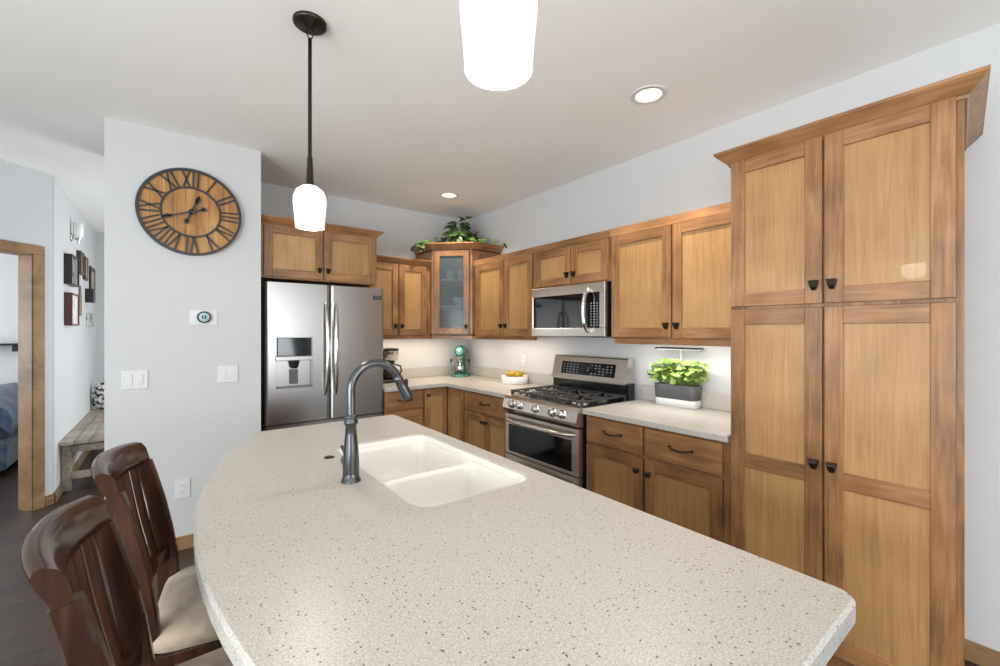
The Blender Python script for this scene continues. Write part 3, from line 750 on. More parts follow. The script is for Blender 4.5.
for i in range(17):
    s = -1 + i / 8; pts.append((2.32 - .042 * (1 - s ** 4), 2.0 + .010 * (1 - s * s), 1.545 + .150 * s)); rr.append(.0125 + .002 * (1 - s * s))
mb.tube(pts, rr, 12, flat=1.2); mb.build('handle', CHROME, d)
mb = MB(); mb.box(2.36, 2.60, my0 + .05, my1 - .05, 1.356, 1.363, ch=.002); mb.build('vent_filter', STEEL_D, t)

# ------------------------------------------------------------------ ceiling lights
for k, (x, y) in enumerate(CANS):
    t = T('recessed_light', ('round recessed ceiling light nearer the pantry' if k == 0 else 'round recessed ceiling light near the glass corner cabinet'), 'ceiling light', (x, y, CZ))
    mb = MB(); mb.lathe([(.070, .001), (.070, -.006), (.090, -.004), (.094, -.0005), (.09, .0)], (x, y, CZ), seg=36, cap0=False, cap1=False); mb.build('trim_ring', WHITE, t)
    mb = MB(); mb.lathe([(.069, -.002), (.055, .075)], (x, y, CZ), seg=36, cap0=False, cap1=False); mb.build('baffle', BAFFLE, t)
    mb = MB(); mb.lathe([(.056, .07), (.03, .06), (.002, .057)], (x, y, CZ), seg=28, cap0=False); mb.build('lamp_lens', LENS, t)
    d = bpy.data.lights.new('downlight', 'SPOT'); d.energy = 42; d.color = (1, .88, .72); d.spot_size = radians(120); d.spot_blend = .7; d.shadow_soft_size = .05
    o = bpy.data.objects.new('downlight', d); COL.objects.link(o); o.location = (x, y, CZ - .01)
for k, (x, y) in enumerate(((.455, 1.866), (.425, .556))):
    t = T('pendant_light', ('frosted glass pendant light over far end of the island' if k == 0 else 'frosted glass pendant light over the near end of the island, cut by the top edge'), 'pendant light', (x, y, CZ))
    mb = MB(); mb.lathe([(.064, -.0005), (.064, -.012), (.058, -.017), (.02, -.019), (.012, -.03), (.004, -.032)], (x, y, CZ), seg=32); mb.build('canopy', BRONZE, t)
    mb = MB(); mb.tube([(x + .011 * sin(2 * pi * i / 16), y, CZ - .05 + .018 * cos(2 * pi * i / 16)) for i in range(17)], .0025, 8, caps=False); mb.build('loop', BRONZE, t)
    mb = MB(); mb.lathe([(.003, CZ - .066), (.0075, CZ - .07), (.0075, 2.115), (.010, 2.113), (.0105, 2.10), (.0145, 2.01), (.022, 1.998), (.034, 1.985)], (x, y, 0), seg=18, cap1=False); mb.build('rod', BRONZE, t)
    mb = MB(); mb.lathe([(.012, 1.996), (.03, 1.992), (.052, 1.975), (.062, 1.950), (.0635, 1.925), (.060, 1.89), (.0565, 1.85), (.055, 1.824), (.052, 1.824), (.05, 1.83), (.03, 1.833), (.004, 1.834)], (x, y, 0), seg=36, cap0=False); mb.build('lamp_shade', SHADE, t)
    point('pendant_bulb', (x, y, 1.79), 6, (1, .91, .80), .06)

# ------------------------------------------------------------------ wall clock
ccx, ccz, R = .112, 2.168, .278
t = T('wall_clock', 'large round wooden wall clock with black roman numerals', 'clock', (ccx, 3.43, ccz))
mb = MB(); N = 9
for i in range(N):   # planks cut to the disc
    xa = -R * .97 + i * 2 * R * .97 / N; xb = xa + 2 * R * .97 / N - .0015; poly = []
    M = 8
    for q in range(M + 1):
        x = xa + (xb - xa) * q / M; poly.append((x, math.sqrt(max((R * .975) ** 2 - x * x, 1e-5))))
    for q in range(M + 1):
        x = xb - (xb - xa) * q / M; poly.append((x, -math.sqrt(max((R * .975) ** 2 - x * x, 1e-5))))
    mb.rings([[Vector((ccx + x, yy, ccz + z)) for x, z in poly] for yy in (3.427, 3.413)], sm=False)
mb.build('clock_face', CLOCKW, t)
def ring(name, r0, r1, y0, y1):
    mb = MB(); mb.lathe([(r0, -y0), (r0, -y1), (r1, -y1), (r1, -y0)], (ccx, 0, ccz), (0, -1, 0), seg=72, cap0=False, cap1=False, sm=False)
    n = 72; mb.build(name, IRON, t)
ring('outer_ring', R * .945, R * 1.0, 3.429, 3.400); ring('inner_ring', R * .545, R * .585, 3.4125, 3.404)
GL = {'I': [((0, 0), (0, 1))], 'V': [((-.5, 1), (0, 0)), ((0, 0), (.5, 1))], 'X': [((-.5, 1), (.5, 0)), ((-.5, 0), (.5, 1))]}
WD = {'I': .030, 'V': .052, 'X': .052}
for h, s in enumerate(['XII', 'I', 'II', 'III', 'IV', 'V', 'VI', 'VII', 'VIII', 'IX', 'X', 'XI']):
    th = radians(30 * h); er = Vector((sin(th), 0, cos(th))); et = Vector((cos(th), 0, -sin(th))); C0 = Vector((ccx, 3.408, ccz))
    tot = sum(WD[c] for c in s); pos = -tot / 2; mb = MB()
    for c in s:
        mid = pos + WD[c] / 2; pos += WD[c]
        for (a, b) in GL[c]:
            gw = .042
            P0 = C0 + et * ((mid + a[0] * gw) * (.8 + .2 * a[1])) + er * (R * .58 + a[1] * R * .37); P1 = C0 + et * ((mid + b[0] * gw) * (.8 + .2 * b[1])) + er * (R * .58 + b[1] * R * .37)
            dv = (P1 - P0).normalized(); pv = Vector((dv.z, 0, -dv.x)) * .0046; yv = Vector((0, .004, 0))
            mb.rings([[p + pv - yv, p - pv - yv, p - pv + yv, p + pv + yv] for p in (P0, P1)], sm=False)
    mb.build('numeral', IRON, t)
def hand(name, ang, L1, L0, w, dia, yy):
    th = radians(ang); er = Vector((sin(th), 0, cos(th))); et = Vector((cos(th), 0, -sin(th))); c = Vector((ccx, yy, ccz)); mb = MB()
    def flat(pts): mb.rings([[c + er * r + et * q + Vector((0, dy, 0)) for r, q in pts] for dy in (-.0015, .0015)], sm=False)
    flat([(-L0, -w), (L1 * .98, -w * .6), (L1 * .98, w * .6), (-L0, w)])
    flat([(dia, 0), (dia + .03, -.016), (dia + .065, 0), (dia + .03, .016)])
    flat([(-L0 + .015 * cos(2 * pi * i / 16), .015 * sin(2 * pi * i / 16)) for i in range(16)])
    if name == 'hour_hand': flat([(.018 * cos(2 * pi * i / 16), .018 * sin(2 * pi * i / 16)) for i in range(16)])
    mb.build(name, IRON, t)
hand('hour_hand', 22, .115, .07, .0065, .055, 3.398); hand('minute_hand', 250, .165, .07, .0055, .10, 3.393)

# ------------------------------------------------------------------ wall plates
def plate_on(F, u0, u1, z0, z1, th=.006):
    mb = MB(); mb.box(u0, u1, .0005, th, z0, z1, F=F, ch=.0025); return mb
def sw(F, u0, u1, z0, z1, label, n=2, name='light_switch'):
    t = plate_on(F, u0, u1, z0, z1).build(name, WHITE, origin=F((u0 + u1) / 2, 0, z0)); tag(t, label, 'light switch')
    w_ = (u1 - u0) / n * .42
    for i in range(n):
        c = u0 + (u1 - u0) * (i + .5) / n * .8 + (u1 - u0) * .1; mb = MB(); zc = (z0 + z1) / 2
        mb.box(c - w_ / 2, c + w_ / 2, .006, .0095, zc - .033, zc + .033, F=F, ch=.002); mb.build('rocker', WHITE, t)
def outl(F, u0, u1, z0, z1, label, name='wall_outlet'):
    t = plate_on(F, u0, u1, z0, z1).build(name, WHITE, origin=F((u0 + u1) / 2, 0, z0)); tag(t, label, 'outlet'); c = (u0 + u1) / 2; zc = (z0 + z1) / 2
    for s in (-1, 1):
        mb = MB(); mb.box(c - .017, c + .017, .006, .008, zc + s * .021 - .015, zc + s * .021 + .015, F=F, ch=.003); so = mb.build('socket', WHITE, t)
        mb = MB(); mb.box(c - .008, c - .006, .0078, .0084, zc + s * .021 - .004, zc + s * .021 + .006, F=F, ch=0); mb.box(c + .006, c + .008, .0078, .0084, zc + s * .021 - .004, zc + s * .021 + .006, F=F, ch=0)
        mb.build('slots', BLACKP, so)
sw(CW, -.229, -.105, 1.047, 1.164, 'white double light switch below the clock on its left side')
sw(CW, .255, .372, 1.052, 1.168, 'white double light switch below the thermostat, nearer the refrigerator')
outl(CW, .026, .106, .328, .45, 'white outlet low on the clock wall behind the stools')
outl(RW, 3.09, 3.162, 1.06, 1.178, 'white outlet on the wall behind the fruit bowl')
outl(RW, 1.69, 1.772, 1.045, 1.17, 'white outlet between range and herb planter')
mb = MB(); mb.box(1.672, 1.765, .009, .036, 1.095, 1.122, F=RW, ch=.004)
tag(mb.build('power_adapter', BLACKP, origin=RW(1.72, .006, 1.095)), 'black power adapter plugged in beside the herb planter', 'adapter')
t = T('thermostat', 'round black thermostat on a white wall plate', 'thermostat', CW(.178, 0, 1.49))
plate_on(CW, .102, .252, 1.443, 1.538, .004).build('wall_plate', WHITE, t)
mb = MB(); mb.lathe([(.036, .004), (.039, .01), (.039, .024), (.036, .028)], CW(.18, 0, 1.492), CW.N, seg=36); mb.build('dial', BLACKP, t)
mb = MB(); mb.lathe([(.029, .0275), (.029, .029), (.002, .0295)], CW(.18, 0, 1.492), CW.N, seg=36); s_ = mb.build('screen', mat('lit_thermostat_screen', (150, 180, 190), .15, emit=(190, 215, 225), es=.2), t)
mb = MB(); mb.box(.166, .174, .029, .0305, 1.48, 1.504, F=CW, ch=0); mb.box(.18, .19, .029, .0305, 1.48, 1.504, F=CW, ch=0); mb.build('digits', BLACKP, s_)

# ------------------------------------------------------------------ stools
def leafy(mb, base, d, nrm, L, Wd, curl=.25, mi=0):
    d = Vector(d).normalized(); nrm = Vector(nrm); s = d.cross(nrm)
    if s.length < 1e-4: s = d.cross(Vector((1, 0, 0)))
    s.normalize(); nrm = s.cross(d).normalized(); b = Vector(base)
    prof = ((0, .02), (.12, .34), (.32, .5), (.6, .40), (.85, .16), (1, .01)); vs = []
    for tt, hw in prof:
        c = b + d * (L * tt) - nrm * (curl * L * tt * tt); vs += [c - s * (hw * Wd) + nrm * (.12 * hw * Wd), c - nrm * .0, c + s * (hw * Wd) + nrm * (.12 * hw * Wd)]
    fs = []
    for k in range(len(prof) - 1):
        a = 3 * k; fs += [(a, a + 1, a + 4, a + 3), (a + 1, a + 2, a + 5, a + 4)]
    mb.add(vs, fs, mi, True)
def rectpath(mb, P, hw, ht, up=(0, 1, 0)):
    """rectangular bar along P: hw half width along 'up', ht half thickness; lists allowed"""
    P = [Vector(p) for p in P]; U = Vector(up); rs = []
    for i, p in enumerate(P):
        tg = (P[min(i + 1, len(P) - 1)] - P[max(i - 1, 0)]).normalized(); b = tg.cross(U).normalized(); u = b.cross(tg).normalized()
        w_ = hw[i] if isinstance(hw, (list, tuple)) else hw; h_ = ht[i] if isinstance(ht, (list, tuple)) else ht; c = min(w_, h_) * .3
        rs.append([p + u * x + b * y for x, y in ((w_, h_ - c), (w_ - c, h_), (-w_ + c, h_), (-w_, h_ - c), (-w_, -h_ + c), (-w_ + c, -h_), (w_ - c, -h_), (w_, -h_ + c))])
    mb.rings(rs, sm=False)
def px(z):   # rake of the back posts
    if z < .56: return -.200 - .05 * max(0, (.40 - z) / .40) ** 1.5
    q = (z - .56) / .5; return -.200 - .015 * q - .075 * q * q
def make_stool(label, loc, rz):
    t = T('counter_stool', label, 'stool', (0, 0, 0), 'dark wooden stools along the island')
    for s in (-1, 1):
        mb = MB(); zs = [0, .15, .3, .45, .56, .65, .75, .85, .93, .98]
        rectpath(mb, [(px(z), s * (.166 if z > .5 else .166 + .03 * (.5 - z)), z) for z in zs], [.0165] * 10, [.019, .021, .023, .027, .030, .029, .026, .023, .021, .020]); mb.build('back_post', CHAIRW, t)
        mb = MB(); rectpath(mb, [(.195, s * .195, 0), (.185, s * .19, .3), (.18, s * .188, .53)], [.016, .019, .021], [.016, .019, .021]); mb.build('leg', CHAIRW, t)
    # crest rail
    mb = MB(); rs = []
    for i in range(21):
        s = -1 + i / 10; y = .178 * s; bow = -.034 * (1 - s * s); zt = 1.044 + .012 * (1 - s * s); zb_ = .974 + .006 * (1 - s * s); sec = []
        for (o, zz) in ((.012, zb_), (.015, zb_ + .015), (.016, zt - .022), (.010, zt - .006), (-.003, zt), (-.015, zt - .004), (-.022, zt - .016), (-.020, zt - .034), (-.015, zb_ + .012), (-.012, zb_)):
            sec.append(Vector((px(zz) + bow + o, y, zz)))
        rs.append(sec)
    mb.rings(rs); mb.build('crest_rail', CHAIRW, t)
    mb = MB(); rs = []
    for i in range(13):
        s = -1 + i / 6; y = .152 * s; bow = -.026 * (1 - s * s); rs.append([Vector((px(.68) + bow + o, y, zz)) for o, zz in ((.012, .655), (.012, .70), (-.012, .70), (-.012, .655))])
    mb.rings(rs, sm=False); mb.build('lower_back_rail', CHAIRW, t)
    for y, hw in ((-.118, .019), (-.066, .010), (-.023, .010), (.023, .010), (.066, .010), (.118, .019)):
        mb = MB(); s = y / .19; bw = -.030 * (1 - s * s); rectpath(mb, [(px(z) + bw - .010 * sin(pi * (z - .68) / .3), y, z) for z in (.68, .74, .80, .86, .92, .975)], hw, .0065); mb.build('slat', CHAIRW, t)
    mb = MB()
    mb.box(-.19, .19, -.195, -.172, .478, .548, ch=.003); mb.box(-.19, .19, .172, .195, .478, .548, ch=.003); mb.box(.168, .192, -.19, .19, .478, .548, ch=.003); mb.box(-.205, -.182, -.18, .18, .478, .548, ch=.003)
    mb.box(-.19, .19, -.19, .19, .535, .549, ch=0); mb.build('seat_frame', CHAIRW, t)
    ol = rpoly([(-.205, -.195), (.225, -.222), (.225, .222), (-.205, .195)], [.06, .05, .05, .06], 6); mb = MB(); rs = []
    for z, d in ((.549, .012), (.556, .002), (.575, -.004), (.592, .004), (.604, .022), (.612, .06), (.616, .11)): rs.append([Vector((.01 + (x - .01) * (1 - d / .215), y * (1 - d / .21), z)) for x, y in ol])
    mb.rings(rs); mb.build('seat_cushion', SUEDE, t)
    for s in (-1, 1):
        mb = MB(); rectpath(mb, [(-.215, s * .186, .24), (.186, s * .191, .24)], .010, .016, up=(0, 1, 0)); mb.build('stretcher', CHAIRW, t)
    mb = MB(); rectpath(mb, [(.19, -.19, .18), (.19, .19, .18)], .012, .018, up=(1, 0, 0)); rectpath(mb, [(-.222, -.18, .24), (-.222, .18, .24)], .010, .016, up=(1, 0, 0)); mb.build('foot_rail', CHAIRW, t)
    t.location = loc; t.rotation_euler = (0, 0, rz); return t
make_stool('dark wooden stool with tan cushion at the island, nearer the clock wall', (.174, 1.60, 0), radians(-8))
make_stool('dark wooden stool with tan cushion at the island, farther from the clock wall', (.142, 1.10, 0), radians(-2))

# ------------------------------------------------------------------ things on the counters
# stand mixer, facing into the room
m0 = Vector((2.53, 3.99, .9145)); t = T('stand_mixer', 'teal stand mixer with glass bowl in counter corner', 'mixer', m0)
fd = Vector((-.62, -.78, 0)).normalized(); sd = Vector((-fd.y, fd.x, 0)); MF = Fr((m0.x, m0.y), (sd.x, sd.y), (fd.x, fd.y)); z0 = m0.z
mb = MB(); rs = []
for z, k in ((0, 1.0), (.012, 1.02), (.024, .92), (.034, .6)): rs.append([MF(.105 * k * cos(a) * 1.0, .03 + .16 * k * sin(a), z0 + z) for a in [2 * pi * i / 28 for i in range(28)]])
mb.rings(rs); mb.build('mixer_base', TEAL, t)
mb = MB(); rs = []
for z, hw, hn, cn in ((.02, .055, .05, -.08), (.08, .045, .042, -.085), (.16, .04, .04, -.085), (.22, .046, .048, -.08)): rs.append([MF(hw * cos(a), cn + hn * sin(a), z0 + z) for a in [2 * pi * i / 20 for i in range(20)]])
mb.rings(rs); mb.build('mixer_column', TEAL, t)
mb = MB(); rs = []
for n_, r_ in ((-.135, .012), (-.125, .04), (-.09, .056), (-.02, .062), (.06, .062), (.12, .056), (.155, .046), (.16, .03)): rs.append([MF(r_ * cos(a), n_, z0 + .27 + r_ * 1.05 * sin(a)) for a in [2 * pi * i / 20 for i in range(20)]])
mb.rings(rs); hd = mb.build('mixer_head', TEAL, t)
mb = MB(); mb.lathe([(.022, 0), (.022, .012), (.014, .018), (.004, .02)], MF(0, .158, z0 + .275), MF.N, seg=18); mb.build('attachment_hub', CHROME, hd)
mb = MB(); mb.lathe([(.0, .04)] and [(.030, .215), (.028, .19), (.014, .186), (.012, .12), (.035, .11), (.045, .08), (.03, .05), (.012, .045)], MF(0, .075, z0), seg=18); mb.build('beater', CHROME, hd)
mb = MB(); mb.lathe([(.04, .034), (.06, .036), (.092, .07), (.105, .13), (.107, .185), (.104, .185), (.101, .13), (.088, .074), (.058, .042)], MF(0, .075, z0), seg=28); bw = mb.build('bowl', CLEAR, t, label='clear glass bowl')
mb = MB(); mb.tube([MF(-.1, .07, z0 + .16), MF(-.135, .06, z0 + .15), MF(-.145, .055, z0 + .1), MF(-.1, .07, z0 + .08)], .006, 8); mb.build('handle', CLEAR, bw)
# coffee maker beside the refrigerator
k0 = Vector((1.665, 3.93, .9145)); t = T('coffee_maker', 'black and steel coffee maker beside the refrigerator', 'coffee maker', k0); KF = Fr((k0.x, k0.y), (1, 0), (0, -1))
mb = MB(); mb.box(-.09, .09, -.11, .12, k0.z, k0.z + .03, F=KF, ch=.006); mb.build('base_plate', BLACKP, t)
mb = MB(); mb.box(-.085, .085, -.11, -.03, k0.z + .03, k0.z + .24, F=KF, ch=.008); mb.build('water_tank', BLACKP, t)
mb = MB(); mb.lathe([(.06, .205), (.083, .215), (.083, .235), (.086, .236), (.088, .30)], KF(0, .03, k0.z), seg=28); mb.build('filter_housing', CHROME, t, label='steel filter housing')
mb = MB(); mb.lathe([(.09, .30), (.092, .318), (.08, .326), (.01, .328)], KF(0, .03, k0.z), seg=28); mb.build('lid', BLACKP, t)
mb = MB(); mb.lathe([(.062, .033), (.072, .04), (.074, .09), (.06, .14), (.05, .16), (.054, .175), (.05, .176), (.046, .16), (.056, .138), (.07, .088), (.066, .044)], KF(0, .035, k0.z), seg=28); cf = mb.build('carafe', CLEAR, t)
mb = MB(); mb.lathe([(.066, .045), (.069, .085), (.004, .086)], KF(0, .035, k0.z), seg=24); mb.build('coffee', mat('coffee', (40, 22, 12), .1), cf)
mb = MB(); mb.tube([KF(.05, .06, k0.z + .165), KF(.09, .085, k0.z + .155), KF(.098, .09, k0.z + .10), KF(.072, .07, k0.z + .06)], .008, 8); mb.build('handle', BLACKP, cf)
# white dish of lemons
b0 = Vector((2.56, 3.10, .9145))
mb = MB(); mb.lathe([(.118, 0), (.122, .004), (.126, .068), (.122, .07), (.117, .066), (.112, .012), (.01, .010)], b0, seg=44)
tag(mb.build('fruit_bowl', CERAM, origin=b0), 'round white ceramic dish holding lemons on the counter', 'bowl')
rnd = random.Random(11)
spots = [(.030 * cos(a), .030 * sin(a), .040) for a in (.2, 2.3, 4.4)] + [(.082 * cos(a), .082 * sin(a), .040) for a in [i * 2 * pi / 8 for i in range(8)]]
spots += [(.058 * cos(a), .058 * sin(a), .083) for a in [i * 2 * pi / 6 + .3 for i in range(6)]] + [(0, 0, .095)]
lem = None
for (dx, dy, dz) in spots:
    c = b0 + Vector((dx, dy, dz))
    if lem is None:
        mb = MB(); mb.lathe([(.002, -.033), (.006, -.029), (.017, -.021), (.0235, -.009), (.0245, .003), (.0205, .016), (.012, .025), (.005, .030), (.002, .032)], c, (1, 0, 0), seg=18)
        lem = mb.build('lemon', LEMON, origin=c); o = lem
    else:
        o = lem.copy(); COL.objects.link(o); o.location = c
    o.rotation_euler = (rnd.uniform(-.5, .5), rnd.uniform(-.4, .4), rnd.uniform(0, 6.28)); tag(o, 'yellow lemon heaped in the white dish', 'lemon', 'lemons in the white dish')
# herb planter
p0 = Vector((2.615, 1.505, .9145)); t = T('herb_planter', 'grey and white planter of green herbs with grow light', 'planter', p0)
def loop(d, z): return [Vector((x, y, z)) for x, y in rrect(2.563 + d, 2.667 - d, 1.366 + d, 1.648 - d, .034, 5)]
mb = MB(); mb.rings([loop(.004, .9145), loop(0, .918), loop(-.001, .962), loop(.003, .964)]); mb.build('water_tray', WHITE, t)
mb = MB(); mb.rings([loop(.003, .964), loop(.0, .966), loop(-.004, 1.052), loop(-.003, 1.056), loop(.006, 1.056), loop(.006, 1.04)]); pl = mb.build('pot', GREYP, t)
mb = MB(); mb.rings([loop(.006, 1.0), loop(.006, 1.044)]); mb.build('soil', mat('potting_soil', (62, 48, 38), .95), pl)
rnd = random.Random(5); st_ = MB(); lf = MB()
for i in range(64):
    bx, by = rnd.uniform(2.585, 2.645), rnd.uniform(1.385, 1.63); ln = rnd.uniform(.07, .165); tx = bx + rnd.uniform(-.055, .02); ty = by + (by - 1.507) * .35 + rnd.uniform(-.03, .03)
    tp = Vector((tx, ty, 1.044 + ln)); bs = Vector((bx, by, 1.044)); md = (tp + bs) / 2 + Vector((rnd.uniform(-.01, .01), rnd.uniform(-.01, .01), .01))
    st_.tube([bs, md, tp], [.0022, .002, .0014], 6)
    for q in range(3):
        c = bs.lerp(tp, .45 + .275 * q); a0 = rnd.uniform(0, 6.28)
        for h in range(2 if q < 2 else 4):
            a = a0 + h * (pi if q < 2 else pi / 2); sz = rnd.uniform(.034, .052) * (1 if q < 2 else .85)
            leafy(lf, c, (cos(a) * .9, sin(a), .25 + rnd.uniform(-.5, .3)), (rnd.uniform(-1.0, .1), rnd.uniform(-1.0, .2), .7), sz, sz * .8, .3)
st_.build('stems', STEMM, t); lf.build('leaves', BASIL, t)
mb = MB(); mb.box(2.657, 2.663, 1.503, 1.512, 1.05, 1.285, ch=.002); mb.build('light_arm', WHITE, t)
mb = MB(); mb.box(2.57, 2.664, 1.355, 1.645, 1.284, 1.294, ch=.003); lb = mb.build('grow_light', BLACKP, t)
mb = MB(); mb.box(2.58, 2.655, 1.37, 1.63, 1.2815, 1.2838, ch=0); mb.build('light_strip', LED, lb)
# pothos on the corner cabinet
q0 = Vector((2.40, 3.80, 2.216)); t = T('potted_pothos', 'trailing green pothos in white pot on top of corner cabinet', 'plant', q0)
mb = MB(); mb.lathe([(.055, 0), (.06, .004), (.078, .11), (.08, .125), (.074, .126), (.07, .105), (.01, .10)], q0, seg=28); mb.build('pot', CERAM, t)
rnd = random.Random(8); vn = MB(); lv = MB()
def vine(pts, nl, sz):
    P = [Vector(p) for p in pts]; vn.tube(P, .0026, 6)
    for i in range(nl):
        f = (i + .6) / nl * (len(P) - 1); k = min(int(f), len(P) - 2); c = P[k].lerp(P[k + 1], f - k); dv = (P[k + 1] - P[k]).normalized()
        a = rnd.uniform(-1, 1); side = dv.cross(Vector((0, 0, 1)));  side = side if side.length > .1 else Vector((1, 0, 0)); side.normalize()
        d = dv * .5 + side * (.9 if i % 2 else -.9) + Vector((0, 0, rnd.uniform(-.5, .35))); s = sz * rnd.uniform(.8, 1.2)
        st = c + d.normalized() * .018; leafy(lv, st, d, Vector((-.5, -.6, .7)) + Vector((rnd.uniform(-.4, .4), rnd.uniform(-.4, .4), 0)), s, s * .85, .3)
tp = q0 + Vector((0, 0, .12))
for ang, r_, h_, dn in ((200, .18, .07, .03), (235, .16, .11, .05), (150, .20, .05, .06), (300, .16, .09, .06), (330, .19, .06, .05), (90, .12, .1, .0), (20, .14, .08, .02), (260, .12, .06, .10), (225, .10, .15, -.03), (280, .08, .16, -.06), (175, .13, .13, .0), (245, .19, .05, .09), (215, .2, .04, .1)):
    a = radians(ang); d = Vector((cos(a), sin(a), 0)); vine([tp - Vector((0, 0, .01)), tp + d * r_ * .3 + Vector((0, 0, h_ * .8)), tp + d * r_ * .7 + Vector((0, 0, h_)), tp + d * r_ + Vector((0, 0, h_ - dn))], 9, .085)
vine([tp, q0 + Vector((-.13, .02, .09)), q0 + Vector((-.26, .03, .075)), q0 + Vector((-.37, -.02, .08)), q0 + Vector((-.45, -.03, .07)), q0 + Vector((-.51, -.04, .03)), q0 + Vector((-.53, -.05, -.03))], 15, .07)
vine([tp, q0 + Vector((.05, -.13, .09)), q0 + Vector((.02, -.28, .08)), q0 + Vector((-.02, -.36, .075)), q0 + Vector((.02, -.42, .07)), q0 + Vector((.06, -.52, .05)), q0 + Vector((.09, -.61, .0))], 13, .06)
vn.build('vines', STEMM, t); lv.build('leaves', POTHOS, t)

# ------------------------------------------------------------------ hallway: art, sconce, bench
def art(name, label, y0, y1, z0, z1, dep, fmat, pic=None, bw=.018, cat='picture'):
    o = MB()
    if pic is None:
        o.box(y0, y1, .001, dep, z0, z1, F=HW, ch=.003); r = o.build(name, fmat, origin=HW((y0 + y1) / 2, 0, z0)); return tag(r, label, cat)
    o.box(y0, y1, .001, dep, z0, z0 + bw, F=HW); o.box(y0, y1, .001, dep, z1 - bw, z1, F=HW); o.box(y0, y0 + bw, .001, dep, z0 + bw, z1 - bw, F=HW); o.box(y1 - bw, y1, .001, dep, z0 + bw, z1 - bw, F=HW)
    r = o.build(name, fmat, origin=HW((y0 + y1) / 2, 0, z0)); tag(r, label, cat)
    p = MB(); p.box(y0 + bw, y1 - bw, .001, dep * .8, z0 + bw, z1 - bw, F=HW, ch=0); p.build('picture_panel', pic, r); return r
def noisy(name, c0, c1, sc, rough=.5):
    m = mat(name, c0, rough); nt = NT(m); tc = nt.n('ShaderNodeTexCoord'); n = nt.n('ShaderNodeTexNoise', i_Scale=float(sc), i_Detail=5.0); nt.l(tc.outputs['Object'], n.inputs['Vector'])
    r = ramp(nt, [(.42, c0), (.58, c1)]); nt.l(n.outputs[0], r.inputs[0]); nt.l(r.outputs[0], nt.b.inputs['Base Color']); return m
DKF = mat('dark_frame', (42, 36, 34), .4); BRF = mat('brown_frame', (74, 54, 40), .45); RDF = mat('maroon_frame', (88, 46, 48), .4)
art('picture_frame', 'dark patterned picture nearest the hall corner, upper row', 5.41, 5.80, 1.826, 2.097, .055, DKF, noisy('dark_print', (52, 52, 56), (150, 150, 150), 16), .012)
art('picture_frame', 'maroon edged white print below the dark patterned picture', 5.42, 5.80, 1.452, 1.748, .055, RDF, noisy('pale_print_art', (232, 228, 226), (206, 196, 196), 12), .014)
art('picture_frame', 'small brown picture frame just beyond the dark patterned picture', 6.06, 6.30, 1.99, 2.22, .035, BRF, noisy('brown_photo', (90, 72, 58), (128, 108, 90), 10), .03)
art('picture_frame', 'brown picture frame beside the tall dark frame', 6.46, 6.66, 1.965, 2.215, .025, BRF, noisy('sepia_photo', (150, 128, 104), (190, 170, 146), 10), .03)
art('picture_frame', 'tall dark picture frame at the far end of the hall', 6.92, 7.30, 1.757, 2.165, .018, DKF, noisy('beige_photo', (150, 140, 126), (190, 182, 170), 8), .05)
art('display_box', 'small dark box on the hall wall below the tall frame', 6.62, 6.76, 1.725, 1.878, .07, DKF, cat='box')
art('picture_frame', 'small unframed green and white photo lowest on the hall wall', 6.70, 7.18, 1.452, 1.61, .014, noisy('green_photo', (96, 110, 86), (196, 200, 190), 14), None)
mb = MB(); rs = []
for z, w_ in ((1.56, .055), (1.62, .075), (1.74, .06), (1.80, .03), (1.86, .02), (1.872, .012)): rs.append([HW(6.22 - w_, .001, z), HW(6.22 + w_, .001, z), HW(6.22 + w_, .016, z), HW(6.22 - w_, .016, z)])
mb.rings(rs, sm=False); tag(mb.build('wooden_paddle', TRIMW, origin=HW(6.22, 0, 1.56)), 'pale wooden paddle hanging among the hall pictures', 'wall decoration')
SY = 5.75
t = T('wall_sconce', 'white glass wall sconce above the hall pictures', 'wall lamp', HW(SY, 0, 2.3))
mb = MB(); mb.lathe([(.04, .001), (.04, .010), (.025, .014)], HW(SY, 0, 2.30), HW.N, seg=20); mb.tube([HW(SY, .012, 2.30), HW(SY, .03, 2.285), HW(SY, .05, 2.29), HW(SY, .053, 2.31)], .007, 8); mb.build('bracket', CHROME, t)
mb = MB(); mb.lathe([(.004, 2.235), (.013, 2.25), (.008, 2.268), (.02, 2.288), (.026, 2.305)], HW(SY, .053, 0), seg=16); mb.build('finial', CHROME, t)
mb = MB(); mb.lathe([(.026, 2.302), (.036, 2.31), (.038, 2.445), (.035, 2.445), (.033, 2.315)], HW(SY, .053, 0), seg=24); mb.build('lamp_shade', CERAM, t)
# bench
t = T('hall_bench', 'weathered grey wooden bench along the hall wall', 'bench', (-.56, 6.2, 0))
mb = MB()
for k in range(4): mb.box(-.746 + k * .096, -.746 + k * .096 + .093, 5.18, 7.2, .42, .452, ch=.004)
mb.build('seat', BENCHW, t)
for x in (-.715, -.405):
    for y in (5.30, 7.08): mb = MB(); mb.box(x - .03, x + .03, y - .03, y + .03, 0, .42, ch=.004); mb.build('leg', BENCHW, t)
for y in (5.30, 7.08):
    for z in (.335, .10): mb = MB(); mb.box(-.685, -.435, y - .02, y + .02, z, z + .06, ch=.003); mb.build('rail', BENCHW, t)
    mb = MB(); mb.box(-.66, -.46, y - .015, y + .015, .16, .335, ch=.003)
for x in (-.715, -.405):
    mb = MB(); rectpath(mb, [(x, 5.33, .14), (x, 6.19, .40)], .018, .03, up=(1, 0, 0)); mb.build('brace', BENCHW, t)
    mb = MB(); rectpath(mb, [(x, 7.05, .14), (x, 6.19, .40)], .018, .03, up=(1, 0, 0)); mb.build('brace', BENCHW, t)
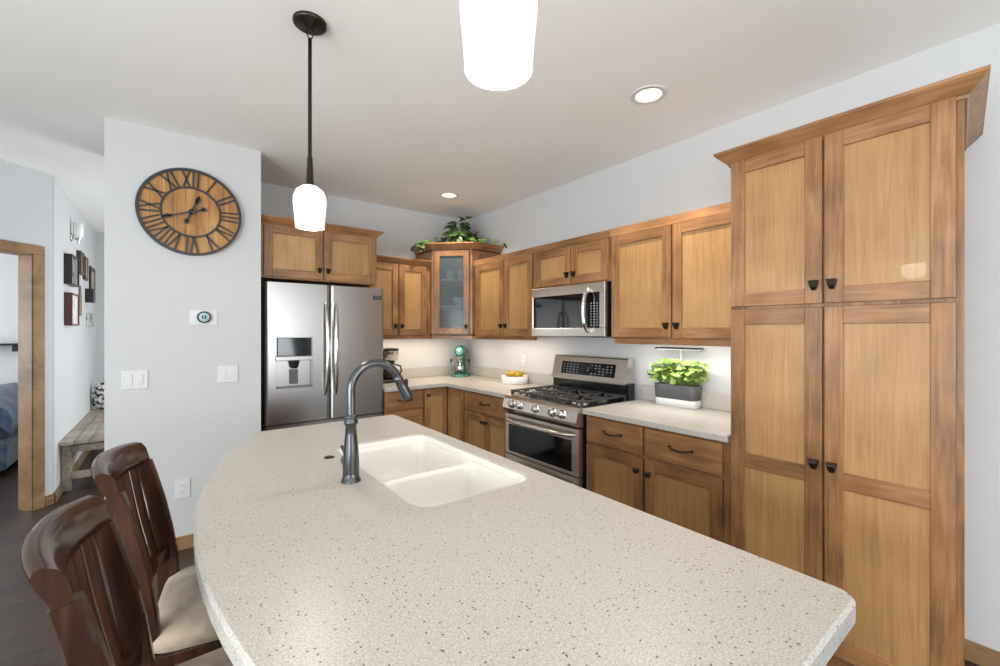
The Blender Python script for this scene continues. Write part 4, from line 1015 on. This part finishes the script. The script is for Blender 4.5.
# cushion on the bench
def pillow(name, label, c, hx, hy, hz, m, rot):
    mb = MB(); rs = []; Rm = Matrix.Rotation(rot[2], 3, 'Z') @ Matrix.Rotation(rot[0], 3, 'X'); n = 32
    for k in range(9):
        f = -1 + k / 4; s = (1 - abs(f) ** 2.2) ** .5 if abs(f) < 1 else .02; s = max(s, .05); ringp = []
        for i in range(n):
            a = 2 * pi * i / n; ca, sa = cos(a), sin(a); g = (abs(ca) ** 4 + abs(sa) ** 4) ** -.25
            ringp.append(Vector(c) + Rm @ Vector((hx * g * ca * (.55 + .45 * s), hy * f, hz * g * sa * (.55 + .45 * s))))
        rs.append(ringp)
    mb.rings(rs); return tag(mb.build(name, m, origin=c), label, 'pillow')
pillow('throw_pillow', 'black and white patterned pillow on the hall bench', (-.57, 7.03, .62), .17, .06, .165, noisy('speckled_fabric', (40, 40, 44), (228, 226, 222), 30, .9), (radians(12), 0, 0))

# ------------------------------------------------------------------ room beyond the doorway
t = T('bed', 'slate blue covered bed seen through the doorway', 'bed', (-1.95, 7.0, 0))
mb = MB(); mb.box(-2.7, -1.24, 6.15, 8.15, .06, .34, ch=.02); mb.build('bed_base', BLUEC, t)
mb = MB(); mb.box(-2.68, -1.25, 6.17, 8.13, .34, .60, ch=.06); mb.build('mattress', BLUEC, t)
mb = MB(); rs = []
for f in [i / 8 for i in range(9)]:
    y = 6.12 + f * 1.75; rs.append([Vector((x, y + .02 * sin(9 * x), z + .02 * sin(6 * x + 8 * f))) for x, z in ((-1.21, .42), (-1.20, .55), (-1.23, .66), (-1.35, .74 + .08 * sin(pi * f)), (-1.7, .76), (-2.1, .73), (-2.5, .74), (-2.66, .68), (-2.72, .5), (-2.6, .6), (-2.0, .62), (-1.35, .6))])
mb.rings(rs); mb.build('duvet', BLUEC, t)
for x in (-2.6, -1.34):
    for y in (6.25, 8.05): mb = MB(); mb.box(x - .03, x + .03, y - .03, y + .03, 0, .06); mb.build('leg', BLACKP, t)
mb = MB(); mb.box(-2.05, -1.5, 7.98, 8.2, 1.22, 1.245, ch=.003); mb.box(-2.0, -1.98, 8.02, 8.2, 1.14, 1.22, ch=.002); mb.box(-1.57, -1.55, 8.02, 8.2, 1.14, 1.22, ch=.002)
tag(mb.build('wall_shelf', BLACKP, origin=(-1.78, 8.2, 1.22)), 'thin black wall shelf seen through the doorway', 'shelf')
